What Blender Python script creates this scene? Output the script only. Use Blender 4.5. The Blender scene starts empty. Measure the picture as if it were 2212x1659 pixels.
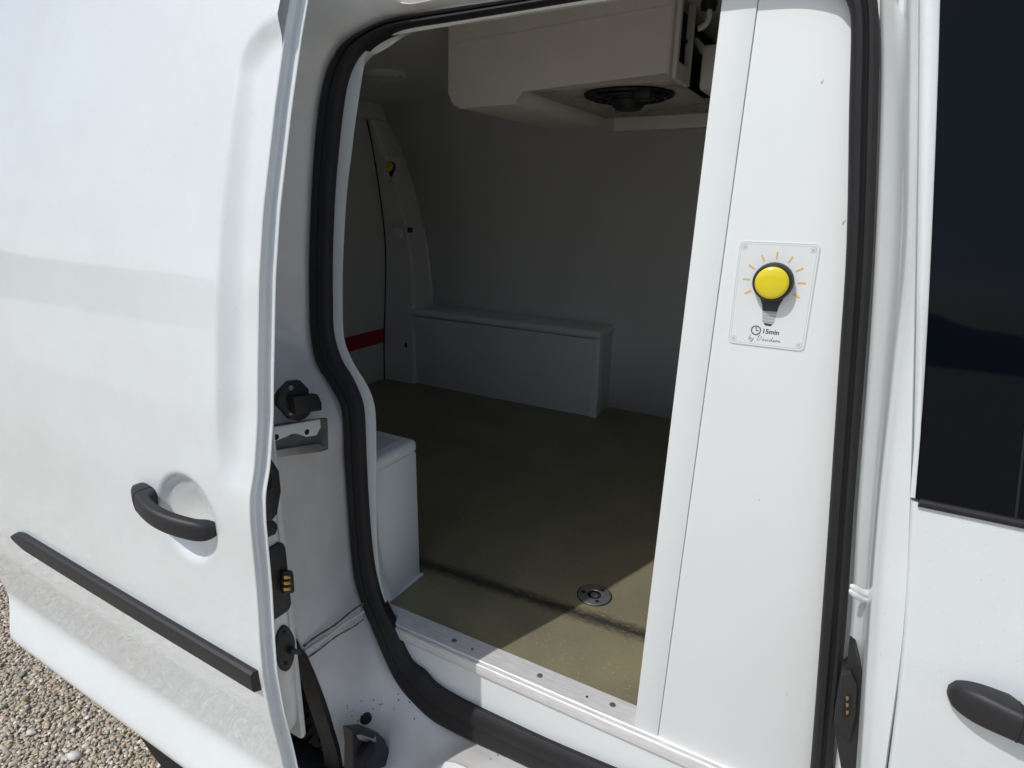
import bpy, bmesh, math, random
import numpy as np
from mathutils import Vector, Matrix

# ------------------------------------------------------------------ camera, sky, sun, exposure
SC = bpy.context.scene
COL = SC.collection
random.seed(4)
RNG = np.random.default_rng(4)

CAM = Vector((0.0, -0.782, 1.40))          # metres: X to the front of the van, Y into the van, Z up
FPX, W0, H0 = 1310.0, 2212.0, 1659.0
PITCH, YAW, ROLL = math.radians(16.8), math.radians(29.1), math.radians(0.95)
_f = Vector((-math.sin(YAW) * math.cos(PITCH), math.cos(YAW) * math.cos(PITCH), -math.sin(PITCH)))
_r = Vector((math.cos(YAW), math.sin(YAW), 0))
_u = _r.cross(_f)
RIGHT = _r * math.cos(ROLL) + _u * math.sin(ROLL)
UP = -_r * math.sin(ROLL) + _u * math.cos(ROLL)
FWD = _f
cam = bpy.data.cameras.new('camera')
cam_ob = bpy.data.objects.new('camera', cam)
COL.objects.link(cam_ob)
cam_ob.matrix_world = Matrix(((RIGHT.x, UP.x, -FWD.x, CAM.x), (RIGHT.y, UP.y, -FWD.y, CAM.y),
                              (RIGHT.z, UP.z, -FWD.z, CAM.z), (0, 0, 0, 1)))
cam.sensor_width = 36
cam.lens = 36 * FPX / W0
cam.clip_start = 0.02
cam.clip_end = 3000
SC.camera = cam_ob

LIGHT = Vector((0.48, 1.0, -1.45)).normalized()      # direction the sunlight travels
world = bpy.data.worlds.new('World')
SC.world = world
world.use_nodes = True
wn = world.node_tree
sky = wn.nodes.new('ShaderNodeTexSky')
sky.sky_type = 'NISHITA'
sky.sun_disc = False
sky.sun_elevation = math.asin(-LIGHT.z)
sky.sun_rotation = math.atan2(-LIGHT.x, -LIGHT.y)
sky.air_density = 1.0
sky.dust_density = 2.2
sky.ozone_density = 0.8
bg = wn.nodes['Background']
bg.inputs['Strength'].default_value = 0.135
wn.links.new(sky.outputs['Color'], bg.inputs['Color'])
sun = bpy.data.lights.new('sun', 'SUN')
sun.energy = 2.6
sun.angle = math.radians(0.55)
sun.color = (1.0, 0.98, 0.945)
sun_ob = bpy.data.objects.new('sun', sun)
COL.objects.link(sun_ob)
sun_ob.rotation_euler = LIGHT.to_track_quat('-Z', 'Y').to_euler()
SC.view_settings.view_transform = 'Standard'
SC.view_settings.look = 'None'
SC.view_settings.exposure = -0.22
SC.view_settings.gamma = 1.0
SC.cycles.max_bounces = 14
SC.cycles.diffuse_bounces = 8
SC.cycles.glossy_bounces = 4


def at(px, py, X=None, Y=None, Z=None):
    """measured point of the photograph taken out to a known real plane -> metres"""
    d = RIGHT * (px - W0 / 2) - UP * (py - H0 / 2) + FWD * FPX
    if Y is not None:
        t = (Y - CAM.y) / d.y
    elif Z is not None:
        t = (Z - CAM.z) / d.z
    else:
        t = (X - CAM.x) / d.x
    return CAM + d * t


# ------------------------------------------------------------------ materials
MATS = {}


def principled(name):
    m = bpy.data.materials.new(name)
    m.use_nodes = True
    b = m.node_tree.nodes['Principled BSDF']
    return m, m.node_tree, b


def mat(name, col, rough=0.5, metal=0.0, coat=0.0, coat_rough=0.04, spec=0.5, var=0.0, vscale=6.0,
        bump=0.0, bscale=200.0, rvar=0.0, col2=None, thresh=None, stretch=(1, 1, 1)):
    if name in MATS:
        return MATS[name]
    m, nt, b = principled(name)
    b.inputs['Base Color'].default_value = (*col, 1)
    b.inputs['Roughness'].default_value = rough
    b.inputs['Metallic'].default_value = metal
    b.inputs['Coat Weight'].default_value = coat
    b.inputs['Coat Roughness'].default_value = coat_rough
    b.inputs['Specular IOR Level'].default_value = spec
    L = nt.links
    geo = nt.nodes.new('ShaderNodeNewGeometry')
    mp = nt.nodes.new('ShaderNodeMapping')
    mp.inputs['Scale'].default_value = stretch
    L.new(geo.outputs['Position'], mp.inputs['Vector'])
    if var or col2 or rvar:
        n = nt.nodes.new('ShaderNodeTexNoise')
        n.inputs['Scale'].default_value = vscale
        n.inputs['Detail'].default_value = 6
        n.inputs['Roughness'].default_value = 0.6
        L.new(mp.outputs['Vector'], n.inputs['Vector'])
        if var or col2:
            r = nt.nodes.new('ShaderNodeMapRange')
            lo, hi = thresh if thresh else (0.3, 0.7)
            r.inputs['From Min'].default_value = lo
            r.inputs['From Max'].default_value = hi
            L.new(n.outputs['Fac'], r.inputs['Value'])
            mx = nt.nodes.new('ShaderNodeMix')
            mx.data_type = 'RGBA'
            c2 = col2 if col2 else tuple(c * (1 - var) for c in col)
            mx.inputs['A'].default_value = (*col, 1)
            mx.inputs['B'].default_value = (*c2, 1)
            L.new(r.outputs['Result'], mx.inputs['Factor'])
            L.new(mx.outputs['Result'], b.inputs['Base Color'])
        if rvar:
            r2 = nt.nodes.new('ShaderNodeMapRange')
            r2.inputs['To Min'].default_value = max(0.02, rough - rvar)
            r2.inputs['To Max'].default_value = rough + rvar
            L.new(n.outputs['Fac'], r2.inputs['Value'])
            L.new(r2.outputs['Result'], b.inputs['Roughness'])
    if bump:
        n2 = nt.nodes.new('ShaderNodeTexNoise')
        n2.inputs['Scale'].default_value = bscale
        n2.inputs['Detail'].default_value = 4
        L.new(mp.outputs['Vector'], n2.inputs['Vector'])
        bp = nt.nodes.new('ShaderNodeBump')
        bp.inputs['Strength'].default_value = bump
        bp.inputs['Distance'].default_value = 0.002
        L.new(n2.outputs['Fac'], bp.inputs['Height'])
        L.new(bp.outputs['Normal'], b.inputs['Normal'])
    MATS[name] = m
    return m


def car_paint():
    m, nt, b = principled('white_car_paint')
    L = nt.links
    b.inputs['Roughness'].default_value = 0.42
    b.inputs['Coat Weight'].default_value = 1.0
    geo = nt.nodes.new('ShaderNodeNewGeometry')

    def noise(scale, detail, rough=0.6):
        n = nt.nodes.new('ShaderNodeTexNoise')
        n.inputs['Scale'].default_value = scale
        n.inputs['Detail'].default_value = detail
        n.inputs['Roughness'].default_value = rough
        L.new(geo.outputs['Position'], n.inputs['Vector'])
        return n.outputs['Fac']

    def rng(v, a, b_, c, d):
        r = nt.nodes.new('ShaderNodeMapRange')
        for k, x in zip(('From Min', 'From Max', 'To Min', 'To Max'), (a, b_, c, d)):
            r.inputs[k].default_value = x
        L.new(v, r.inputs['Value'])
        return r.outputs['Result']
    mx = nt.nodes.new('ShaderNodeMix')
    mx.data_type = 'RGBA'
    mx.inputs['A'].default_value = (0.745, 0.795, 0.80, 1)
    mx.inputs['B'].default_value = (0.69, 0.715, 0.71, 1)
    L.new(rng(noise(4.5, 9, 0.7), 0.40, 0.80, 0.0, 1.0), mx.inputs['Factor'])
    # fine road dust speckle
    mx2 = nt.nodes.new('ShaderNodeMix')
    mx2.data_type = 'RGBA'
    mx2.inputs['B'].default_value = (0.50, 0.48, 0.45, 1)
    L.new(mx.outputs['Result'], mx2.inputs['A'])
    L.new(rng(noise(420, 2), 0.66, 0.78, 0.0, 0.6), mx2.inputs['Factor'])
    L.new(mx2.outputs['Result'], b.inputs['Base Color'])
    L.new(rng(noise(9, 6), 0.40, 0.80, 0.010, 0.07), b.inputs['Coat Roughness'])
    bp = nt.nodes.new('ShaderNodeBump')
    bp.inputs['Strength'].default_value = 0.05
    bp.inputs['Distance'].default_value = 0.004
    L.new(noise(26, 2), bp.inputs['Height'])
    L.new(bp.outputs['Normal'], b.inputs['Coat Normal'])
    return m


PAINT = car_paint()
PANEL = mat('white_panel', (0.78, 0.82, 0.82), 0.38, var=0.03, vscale=5, spec=0.4, bump=0.02, bscale=40)
LINER = mat('grey_white_liner', (0.72, 0.725, 0.73), 0.5, var=0.06, vscale=4, bump=0.05, bscale=90)
CREAM = mat('beige_plastic', (0.82, 0.79, 0.73), 0.45, var=0.10, vscale=8)
RUBBER = mat('black_rubber', (0.013, 0.013, 0.015), 0.66, var=0.3, vscale=12, bump=0.1, bscale=350, rvar=0.1)
PLASTIC = mat('black_plastic', (0.018, 0.018, 0.021), 0.5, bump=0.12, bscale=900, rvar=0.06)
HOLE = mat('dark_cavity', (0.012, 0.012, 0.012), 0.9)
ALU = mat('brushed_aluminium', (0.84, 0.84, 0.84), 0.40, metal=0.2, var=0.22, vscale=30, stretch=(1, 8, 8), rvar=0.12, bump=0.08, bscale=120)
STEEL = mat('grey_steel', (0.42, 0.43, 0.44), 0.42, metal=0.8, var=0.2, vscale=40)
BRASS = mat('brass', (0.72, 0.45, 0.16), 0.35, metal=1.0, var=0.3, vscale=150)
YELLOW = mat('yellow_lens', (0.80, 0.66, 0.012), 0.22, coat=0.6, coat_rough=0.08, spec=0.5, var=0.06, vscale=60)
RAYINK = mat('orange_ink', (0.83, 0.56, 0.12), 0.5)
INK = mat('dark_grey_ink', (0.035, 0.037, 0.042), 0.5)
GREYINK = mat('grey_ink', (0.42, 0.44, 0.46), 0.5)
LIGHTINK = mat('light_grey_ink', (0.55, 0.57, 0.59), 0.5)
STICKER = mat('white_sticker', (0.785, 0.82, 0.82), 0.3, spec=0.5)
RED = mat('red_tape', (0.42, 0.012, 0.018), 0.45)
GLASS = mat('dark_tinted_glass', (0.002, 0.0032, 0.006), 0.03, spec=0.17)
TYRE = mat('tyre_rubber', (0.013, 0.013, 0.013), 0.8, var=0.3, vscale=20)
RUST = mat('stained_beige', (0.62, 0.58, 0.51), 0.55, col2=(0.26, 0.17, 0.10), vscale=16, thresh=(0.52, 0.72))
GREYMARK = mat('grime', (0.13, 0.12, 0.105), 0.8)


def dirty_paint():
    m, nt, b = principled('dirty_white_paint')
    L = nt.links
    b.inputs['Roughness'].default_value = 0.45
    b.inputs['Coat Weight'].default_value = 0.6
    b.inputs['Coat Roughness'].default_value = 0.1
    geo = nt.nodes.new('ShaderNodeNewGeometry')
    n = nt.nodes.new('ShaderNodeTexNoise')
    n.inputs['Scale'].default_value = 9
    n.inputs['Detail'].default_value = 7
    L.new(geo.outputs['Position'], n.inputs['Vector'])
    r = nt.nodes.new('ShaderNodeMapRange')
    r.inputs['From Min'].default_value = 0.45
    r.inputs['From Max'].default_value = 0.8
    L.new(n.outputs['Fac'], r.inputs['Value'])
    mx = nt.nodes.new('ShaderNodeMix')
    mx.data_type = 'RGBA'
    mx.inputs['A'].default_value = (0.79, 0.80, 0.80, 1)
    mx.inputs['B'].default_value = (0.69, 0.67, 0.63, 1)
    L.new(r.outputs['Result'], mx.inputs['Factor'])
    # black grit specks
    v = nt.nodes.new('ShaderNodeTexVoronoi')
    v.inputs['Scale'].default_value = 85
    L.new(geo.outputs['Position'], v.inputs['Vector'])
    lt = nt.nodes.new('ShaderNodeMath')
    lt.operation = 'LESS_THAN'
    lt.inputs[1].default_value = 0.14
    L.new(v.outputs['Distance'], lt.inputs[0])
    n2 = nt.nodes.new('ShaderNodeTexNoise')
    n2.inputs['Scale'].default_value = 14
    L.new(geo.outputs['Position'], n2.inputs['Vector'])
    gt = nt.nodes.new('ShaderNodeMath')
    gt.operation = 'GREATER_THAN'
    gt.inputs[1].default_value = 0.53
    L.new(n2.outputs['Fac'], gt.inputs[0])
    sep = nt.nodes.new('ShaderNodeSeparateXYZ')
    L.new(geo.outputs['Position'], sep.inputs['Vector'])
    low = nt.nodes.new('ShaderNodeMath')
    low.operation = 'LESS_THAN'
    low.inputs[1].default_value = 0.52
    L.new(sep.outputs['Z'], low.inputs[0])
    m1 = nt.nodes.new('ShaderNodeMath')
    m1.operation = 'MULTIPLY'
    L.new(lt.outputs[0], m1.inputs[0])
    L.new(gt.outputs[0], m1.inputs[1])
    m2 = nt.nodes.new('ShaderNodeMath')
    m2.operation = 'MULTIPLY'
    L.new(m1.outputs[0], m2.inputs[0])
    L.new(low.outputs[0], m2.inputs[1])
    mx2 = nt.nodes.new('ShaderNodeMix')
    mx2.data_type = 'RGBA'
    mx2.inputs['B'].default_value = (0.07, 0.063, 0.055, 1)
    L.new(mx.outputs['Result'], mx2.inputs['A'])
    L.new(m2.outputs[0], mx2.inputs['Factor'])
    L.new(mx2.outputs['Result'], b.inputs['Base Color'])
    return m


JAMB = dirty_paint()


def floor_material():
    m, nt, b = principled('olive_resin_floor')
    L = nt.links
    b.inputs['Roughness'].default_value = 0.30
    geo = nt.nodes.new('ShaderNodeNewGeometry')
    n = nt.nodes.new('ShaderNodeTexNoise')
    n.inputs['Scale'].default_value = 7
    n.inputs['Detail'].default_value = 8
    L.new(geo.outputs['Position'], n.inputs['Vector'])
    mx = nt.nodes.new('ShaderNodeMix')
    mx.data_type = 'RGBA'
    mx.inputs['A'].default_value = (0.262, 0.240, 0.148, 1)
    mx.inputs['B'].default_value = (0.205, 0.194, 0.128, 1)
    r = nt.nodes.new('ShaderNodeMapRange')
    r.inputs['From Min'].default_value = 0.35
    r.inputs['From Max'].default_value = 0.65
    L.new(n.outputs['Fac'], r.inputs['Value'])
    L.new(r.outputs['Result'], mx.inputs['Factor'])
    # black scuffed tape line that runs along the van
    sep = nt.nodes.new('ShaderNodeSeparateXYZ')
    L.new(geo.outputs['Position'], sep.inputs['Vector'])
    mp = nt.nodes.new('ShaderNodeMapping')
    mp.inputs['Scale'].default_value = (14, 40, 1)
    L.new(geo.outputs['Position'], mp.inputs['Vector'])
    nz = nt.nodes.new('ShaderNodeTexNoise')
    nz.inputs['Scale'].default_value = 3
    nz.inputs['Detail'].default_value = 9
    nz.inputs['Roughness'].default_value = 0.75
    L.new(mp.outputs['Vector'], nz.inputs['Vector'])

    def math_(op, a, b_=None, c=None):
        k = nt.nodes.new('ShaderNodeMath')
        k.operation = op
        for i, v in enumerate((a, b_, c)):
            if v is None:
                continue
            if isinstance(v, (int, float)):
                k.inputs[i].default_value = v
            else:
                L.new(v, k.inputs[i])
        return k.outputs[0]
    slope = math_('MULTIPLY', sep.outputs['X'], 0.045)
    dy = math_('SUBTRACT', math_('SUBTRACT', sep.outputs['Y'], slope), 0.193)
    ab = math_('ABSOLUTE', dy)
    nn = math_('MULTIPLY', math_('SUBTRACT', nz.outputs['Fac'], 0.5), 0.05)
    ed = math_('ADD', ab, nn)
    f = nt.nodes.new('ShaderNodeMapRange')
    f.inputs['From Min'].default_value = 0.026
    f.inputs['From Max'].default_value = 0.004
    f.inputs['To Min'].default_value = 0.0
    f.inputs['To Max'].default_value = 0.88
    L.new(ed, f.inputs['Value'])
    mx2 = nt.nodes.new('ShaderNodeMix')
    mx2.data_type = 'RGBA'
    mx2.inputs['B'].default_value = (0.022, 0.022, 0.024, 1)
    L.new(mx.outputs['Result'], mx2.inputs['A'])
    L.new(f.outputs['Result'], mx2.inputs['Factor'])
    # scattered light grains in the non-slip resin
    vo = nt.nodes.new('ShaderNodeTexVoronoi')
    vo.inputs['Scale'].default_value = 120
    L.new(geo.outputs['Position'], vo.inputs['Vector'])
    g = nt.nodes.new('ShaderNodeMapRange')
    g.inputs['From Min'].default_value = 0.22
    g.inputs['From Max'].default_value = 0.05
    L.new(vo.outputs['Distance'], g.inputs['Value'])
    nb = nt.nodes.new('ShaderNodeTexNoise')
    nb.inputs['Scale'].default_value = 11
    L.new(geo.outputs['Position'], nb.inputs['Vector'])
    gg = math_('MULTIPLY', g.outputs['Result'], math_('GREATER_THAN', nb.outputs['Fac'], 0.5))
    mx3 = nt.nodes.new('ShaderNodeMix')
    mx3.data_type = 'RGBA'
    mx3.inputs['B'].default_value = (0.52, 0.43, 0.26, 1)
    L.new(mx2.outputs['Result'], mx3.inputs['A'])
    L.new(math_('MULTIPLY', gg, 0.75), mx3.inputs['Factor'])
    L.new(mx3.outputs['Result'], b.inputs['Base Color'])
    bp = nt.nodes.new('ShaderNodeBump')
    bp.inputs['Strength'].default_value = 0.6
    bp.inputs['Distance'].default_value = 0.0015
    nb2 = nt.nodes.new('ShaderNodeTexNoise')
    nb2.inputs['Scale'].default_value = 130
    nb2.inputs['Detail'].default_value = 5
    L.new(geo.outputs['Position'], nb2.inputs['Vector'])
    L.new(nb2.outputs['Fac'], bp.inputs['Height'])
    L.new(bp.outputs['Normal'], b.inputs['Normal'])
    return m


FLOOR = floor_material()


def stone_color_nodes(nt, L, val):
    cr = nt.nodes.new('ShaderNodeValToRGB')
    cr.color_ramp.interpolation = 'CONSTANT'
    cols = [(0.00, (0.20, 0.175, 0.135)), (0.16, (0.27, 0.245, 0.20)), (0.30, (0.15, 0.145, 0.135)), (0.42, (0.34, 0.31, 0.26)),
            (0.56, (0.24, 0.20, 0.135)), (0.66, (0.115, 0.115, 0.115)), (0.75, (0.30, 0.24, 0.165)), (0.84, (0.27, 0.185, 0.13)),
            (0.90, (0.43, 0.41, 0.37)), (0.965, (0.62, 0.61, 0.58))]
    while len(cr.color_ramp.elements) < len(cols):
        cr.color_ramp.elements.new(0.5)
    for e, (p, c) in zip(cr.color_ramp.elements, cols):
        e.position = p
        g_ = sum(c) / 3
        e.color = (*[min(.78, ((k * .8 + g_ * .2) * .72 + .07) * 2.0 * q) for k, q in zip(c, (1.05, 1.0, 0.9))], 1)
    L.new(val, cr.inputs['Fac'])
    return cr.outputs['Color']


def pebble_material():
    m, nt, b = principled('mixed_pebbles')
    L = nt.links
    b.inputs['Roughness'].default_value = 0.75
    geo = nt.nodes.new('ShaderNodeNewGeometry')
    c = stone_color_nodes(nt, L, geo.outputs['Random Per Island'])
    n = nt.nodes.new('ShaderNodeTexNoise')
    n.inputs['Scale'].default_value = 120
    n.inputs['Detail'].default_value = 5
    L.new(geo.outputs['Position'], n.inputs['Vector'])
    r = nt.nodes.new('ShaderNodeMapRange')
    r.inputs['To Min'].default_value = 0.75
    r.inputs['To Max'].default_value = 1.25
    L.new(n.outputs['Fac'], r.inputs['Value'])
    mu = nt.nodes.new('ShaderNodeVectorMath')
    mu.operation = 'SCALE'
    L.new(c, mu.inputs[0])
    L.new(r.outputs['Result'], mu.inputs['Scale'])
    L.new(mu.outputs['Vector'], b.inputs['Base Color'])
    return m


def ground_material():
    m, nt, b = principled('gravel_ground')
    L = nt.links
    b.inputs['Roughness'].default_value = 0.9
    geo = nt.nodes.new('ShaderNodeNewGeometry')
    v = nt.nodes.new('ShaderNodeTexVoronoi')
    v.inputs['Scale'].default_value = 55
    L.new(geo.outputs['Position'], v.inputs['Vector'])
    s = nt.nodes.new('ShaderNodeSeparateColor')
    L.new(v.outputs['Color'], s.inputs['Color'])
    c = stone_color_nodes(nt, L, s.outputs['Red'])
    L.new(c, b.inputs['Base Color'])
    bp = nt.nodes.new('ShaderNodeBump')
    bp.invert = True
    bp.inputs['Strength'].default_value = 1.0
    bp.inputs['Distance'].default_value = 0.012
    L.new(v.outputs['Distance'], bp.inputs['Height'])
    L.new(bp.outputs['Normal'], b.inputs['Normal'])
    return m


# ------------------------------------------------------------------ mesh helpers
def link_mesh(name, verts, faces, m, parent=None, smooth=True, angle=35):
    me = bpy.data.meshes.new(name)
    me.from_pydata([tuple(v) for v in verts], [], faces)
    me.update()
    if smooth:
        me.shade_smooth()
        me.set_sharp_from_angle(angle=math.radians(angle))
    me.materials.append(m)
    o = bpy.data.objects.new(name, me)
    COL.objects.link(o)
    if parent:
        o.parent = parent
    return o


def link_bm(name, bm, m, parent=None, smooth=True, angle=35):
    bmesh.ops.recalc_face_normals(bm, faces=bm.faces)
    me = bpy.data.meshes.new(name)
    bm.to_mesh(me)
    bm.free()
    if smooth:
        me.shade_smooth()
        me.set_sharp_from_angle(angle=math.radians(angle))
    me.materials.append(m)
    o = bpy.data.objects.new(name, me)
    COL.objects.link(o)
    if parent:
        o.parent = parent
    return o


def add_box(bm, x0, x1, y0, y1, z0, z1, bev=0.0, seg=2):
    r = bmesh.ops.create_cube(bm, size=1.0)
    vs = r['verts']
    for v in vs:
        v.co = Vector((x0 + (v.co.x + .5) * (x1 - x0), y0 + (v.co.y + .5) * (y1 - y0), z0 + (v.co.z + .5) * (z1 - z0)))
    if bev:
        es = set()
        for v in vs:
            es.update(v.link_edges)
        bmesh.ops.bevel(bm, geom=list(es), offset=bev, segments=seg, affect='EDGES', profile=0.5)


def box(name, ext, m, parent, bev=0.0, seg=2):
    bm = bmesh.new()
    add_box(bm, *ext, bev=bev, seg=seg)
    return link_bm(name, bm, m, parent)


def catmull(pts, n=8, closed=False):
    pts = [Vector(p) for p in pts]
    out = []
    N = len(pts)
    rng = range(N if closed else N - 1)
    for i in rng:
        if closed:
            p0, p1, p2, p3 = pts[i - 1], pts[i], pts[(i + 1) % N], pts[(i + 2) % N]
        else:
            p0, p1, p2, p3 = pts[max(i - 1, 0)], pts[i], pts[i + 1], pts[min(i + 2, N - 1)]
        for k in range(n):
            t = k / n
            out.append(0.5 * ((2 * p1) + (p2 - p0) * t + (2 * p0 - 5 * p1 + 4 * p2 - p3) * t * t + (3 * p1 - p0 - 3 * p2 + p3) * t ** 3))
    if not closed:
        out.append(pts[-1])
    return out


def loft(name, curves, m, parent, closed=False, thick=0.0, off=0.0, angle=40):
    """curves: list of equal-length point lists; quads between neighbouring curves"""
    n = len(curves[0])
    verts = [p for c in curves for p in c]
    faces = []
    for a in range(len(curves) - 1):
        for i in range(n if closed else n - 1):
            j = (i + 1) % n
            faces.append((a * n + i, a * n + j, (a + 1) * n + j, (a + 1) * n + i))
    o = link_mesh(name, verts, faces, m, parent, angle=angle)
    if thick:
        s = o.modifiers.new('thickness', 'SOLIDIFY')
        s.thickness = thick
        s.offset = off
    return o


def add_tube(bm, path, rad, seg=10, closed=False, caps=True):
    path = [Vector(p) for p in path]
    n = len(path)
    rads = rad if isinstance(rad, (list, tuple)) else [rad] * n
    rings = []
    prev = None
    for i, p in enumerate(path):
        a = path[i - 1] if (i > 0 or closed) else path[i]
        b = path[(i + 1) % n] if (i < n - 1 or closed) else path[i]
        t = (b - a).normalized()
        if prev is None:
            ref = Vector((0, 0, 1)) if abs(t.z) < .9 else Vector((1, 0, 0))
            prev = t.cross(ref).normalized()
        nrm = (prev - t * prev.dot(t)).normalized()
        prev = nrm
        bi = t.cross(nrm)
        rings.append([bm.verts.new(p + (nrm * math.cos(2 * math.pi * k / seg) + bi * math.sin(2 * math.pi * k / seg)) * rads[i]) for k in range(seg)])
    for i in range(n if closed else n - 1):
        A, B = rings[i], rings[(i + 1) % n]
        for k in range(seg):
            bm.faces.new((A[k], A[(k + 1) % seg], B[(k + 1) % seg], B[k]))
    if caps and not closed:
        bm.faces.new(rings[0][::-1])
        bm.faces.new(rings[-1])


def tube(name, path, rad, m, parent, seg=10, closed=False):
    bm = bmesh.new()
    add_tube(bm, path, rad, seg, closed)
    return link_bm(name, bm, m, parent, angle=60)


def add_prism(bm, pts, vec, bev=0.0):
    """solid with outline pts (3D, planar) pushed out along vec"""
    a = [bm.verts.new(p) for p in pts]
    b = [bm.verts.new(Vector(p) + vec) for p in pts]
    n = len(pts)
    f0 = bm.faces.new(a[::-1])
    f1 = bm.faces.new(b)
    for i in range(n):
        bm.faces.new((a[i], a[(i + 1) % n], b[(i + 1) % n], b[i]))
    if bev:
        es = list(f1.edges)
        bmesh.ops.bevel(bm, geom=es, offset=bev, segments=2, affect='EDGES', profile=0.5)


def prism(name, pts, vec, m, parent, bev=0.0):
    bm = bmesh.new()
    add_prism(bm, pts, Vector(vec), bev)
    return link_bm(name, bm, m, parent, angle=40)


def lathe(name, prof, centre, axis, m, parent, seg=32, sx=1.0):
    """prof: (radius, height) along axis from centre"""
    ax = Vector(axis).normalized()
    ref = Vector((0, 0, 1)) if abs(ax.z) < .9 else Vector((1, 0, 0))
    e1 = ax.cross(ref).normalized()
    e2 = ax.cross(e1)
    c = Vector(centre)
    verts, faces = [], []
    for r, h in prof:
        for k in range(seg):
            a = 2 * math.pi * k / seg
            verts.append(c + ax * h + (e1 * math.cos(a) * sx + e2 * math.sin(a)) * max(r, 1e-5))
    for i in range(len(prof) - 1):
        for k in range(seg):
            faces.append((i * seg + k, i * seg + (k + 1) % seg, (i + 1) * seg + (k + 1) % seg, (i + 1) * seg + k))
    return link_mesh(name, verts, faces, m, parent, angle=40)


def empty(name, loc, label, cat, group=None, parent=None):
    o = bpy.data.objects.new(name, None)
    o.empty_display_size = 0.1
    COL.objects.link(o)
    o['label'] = label
    o['category'] = cat
    if group:
        o['group'] = group
    return o


def lerp(a, b, t):
    return a + (b - a) * t


def interp(x, xs, ys):
    return float(np.interp(x, xs, ys))


def sstep(a, b, x):
    t = min(1.0, max(0.0, (x - a) / (b - a)))
    return t * t * (3 - 2 * t)


# ------------------------------------------------------------------ ground and gravel
def build_ground():
    g = link_mesh('ground', [(-150, -150, -0.004), (150, -150, -0.004), (150, 150, -0.004), (-150, 150, -0.004)], [(0, 1, 2, 3)], ground_material(), smooth=False)
    g['kind'] = 'structure'
    # pebbles as real stones, one mass
    bm = bmesh.new()
    bmesh.ops.create_icosphere(bm, subdivisions=2, radius=1.0)
    base = np.array([v.co[:] for v in bm.verts])
    tris = np.array([[v.index for v in f.verts] for f in bm.faces])
    bm.free()
    nv, nf = len(base), len(tris)
    P = []
    x0, x1, y0, y1, st = -2.75, -1.05, -0.60, 0.16, 0.0090
    nx, ny = int((x1 - x0) / st), int((y1 - y0) / st)
    for layer in range(2):
        for i in range(nx):
            for j in range(ny):
                P.append((x0 + (i + random.uniform(0, 1)) * st, y0 + (j + random.uniform(0, 1)) * st, -0.002 + 0.0028 * layer + random.uniform(0, 0.003)))
    P = np.array(P)
    P = P[RNG.random(len(P)) < 0.72]
    n = len(P)
    size = np.clip(RNG.lognormal(math.log(0.0041), 0.30, n), 0.0026, 0.0105)
    sc = np.stack([size * RNG.uniform(1.0, 1.5, n), size * RNG.uniform(0.75, 1.05, n), size * RNG.uniform(0.5, 0.8, n)], 1)
    a = RNG.uniform(0, 2 * math.pi, n)
    tx, ty = RNG.normal(0, 0.22, n), RNG.normal(0, 0.22, n)
    V = base[None, :, :] * sc[:, None, :]
    # lumps
    k = RNG.normal(0, 1, (n, 3))
    V *= (1 + 0.10 * np.sin(3.1 * base[None, :, 0] * 1.3 + k[:, 0:1] * 3) + 0.08 * np.sin(2.7 * base[None, :, 1] + k[:, 1:2] * 3))[:, :, None]
    ca, sa = np.cos(a)[:, None], np.sin(a)[:, None]
    X, Yc, Zc = V[:, :, 0].copy(), V[:, :, 1].copy(), V[:, :, 2].copy()
    Zc = Zc + X * tx[:, None] + Yc * ty[:, None]
    V[:, :, 0] = ca * X - sa * Yc
    V[:, :, 1] = sa * X + ca * Yc
    V[:, :, 2] = Zc
    V += P[:, None, :]
    F = tris[None] + (np.arange(n) * nv)[:, None, None]
    me = bpy.data.meshes.new('gravel')
    me.vertices.add(n * nv)
    me.vertices.foreach_set('co', V.reshape(-1))
    me.loops.add(n * nf * 3)
    me.loops.foreach_set('vertex_index', F.reshape(-1).astype(np.int32))
    me.polygons.add(n * nf)
    me.polygons.foreach_set('loop_start', np.arange(n * nf, dtype=np.int32) * 3)
    me.update(calc_edges=True)
    me.shade_smooth()
    me.materials.append(pebble_material())
    o = bpy.data.objects.new('gravel', me)
    COL.objects.link(o)
    o['kind'] = 'stuff'
    o['label'] = 'mixed grey, tan and white river pebbles covering the ground'
    o['category'] = 'gravel'
    # the few stones that stand out
    WHITE = mat('white_stone', (0.74, 0.73, 0.70), 0.6, var=0.12, vscale=60)
    TAN = mat('tan_stone', (0.40, 0.27, 0.17), 0.6, var=0.2, vscale=60)
    for px, py, s, m, lab in [(160, 1632, 0.015, WHITE, 'largest white pebble on the gravel near the dark shadow under the van'),
                              (68, 1582, 0.010, WHITE, 'white pebble on the gravel left of the largest white one'),
                              (57, 1508, 0.009, TAN, 'orange-tan pebble lying on the gravel')]:
        p = at(px, py, Z=0.012)
        bm = bmesh.new()
        bmesh.ops.create_icosphere(bm, subdivisions=3, radius=1.0)
        for v in bm.verts:
            c = v.co
            k = 1 + 0.10 * math.sin(3 * c.x + s * 900) + 0.08 * math.sin(4 * c.y + 1.3)
            v.co = Vector((c.x * s * 1.25 * k, c.y * s * 0.8 * k, c.z * s * 0.6 * k))
        o = link_bm('pebble', bm, m, angle=180)
        o.location = p
        o.rotation_euler = (0.1, 0.15, random.uniform(0, 3))
        o['label'] = lab
        o['category'] = 'pebble'
        o['group'] = 'stones that stand out on the gravel'


build_ground()


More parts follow.
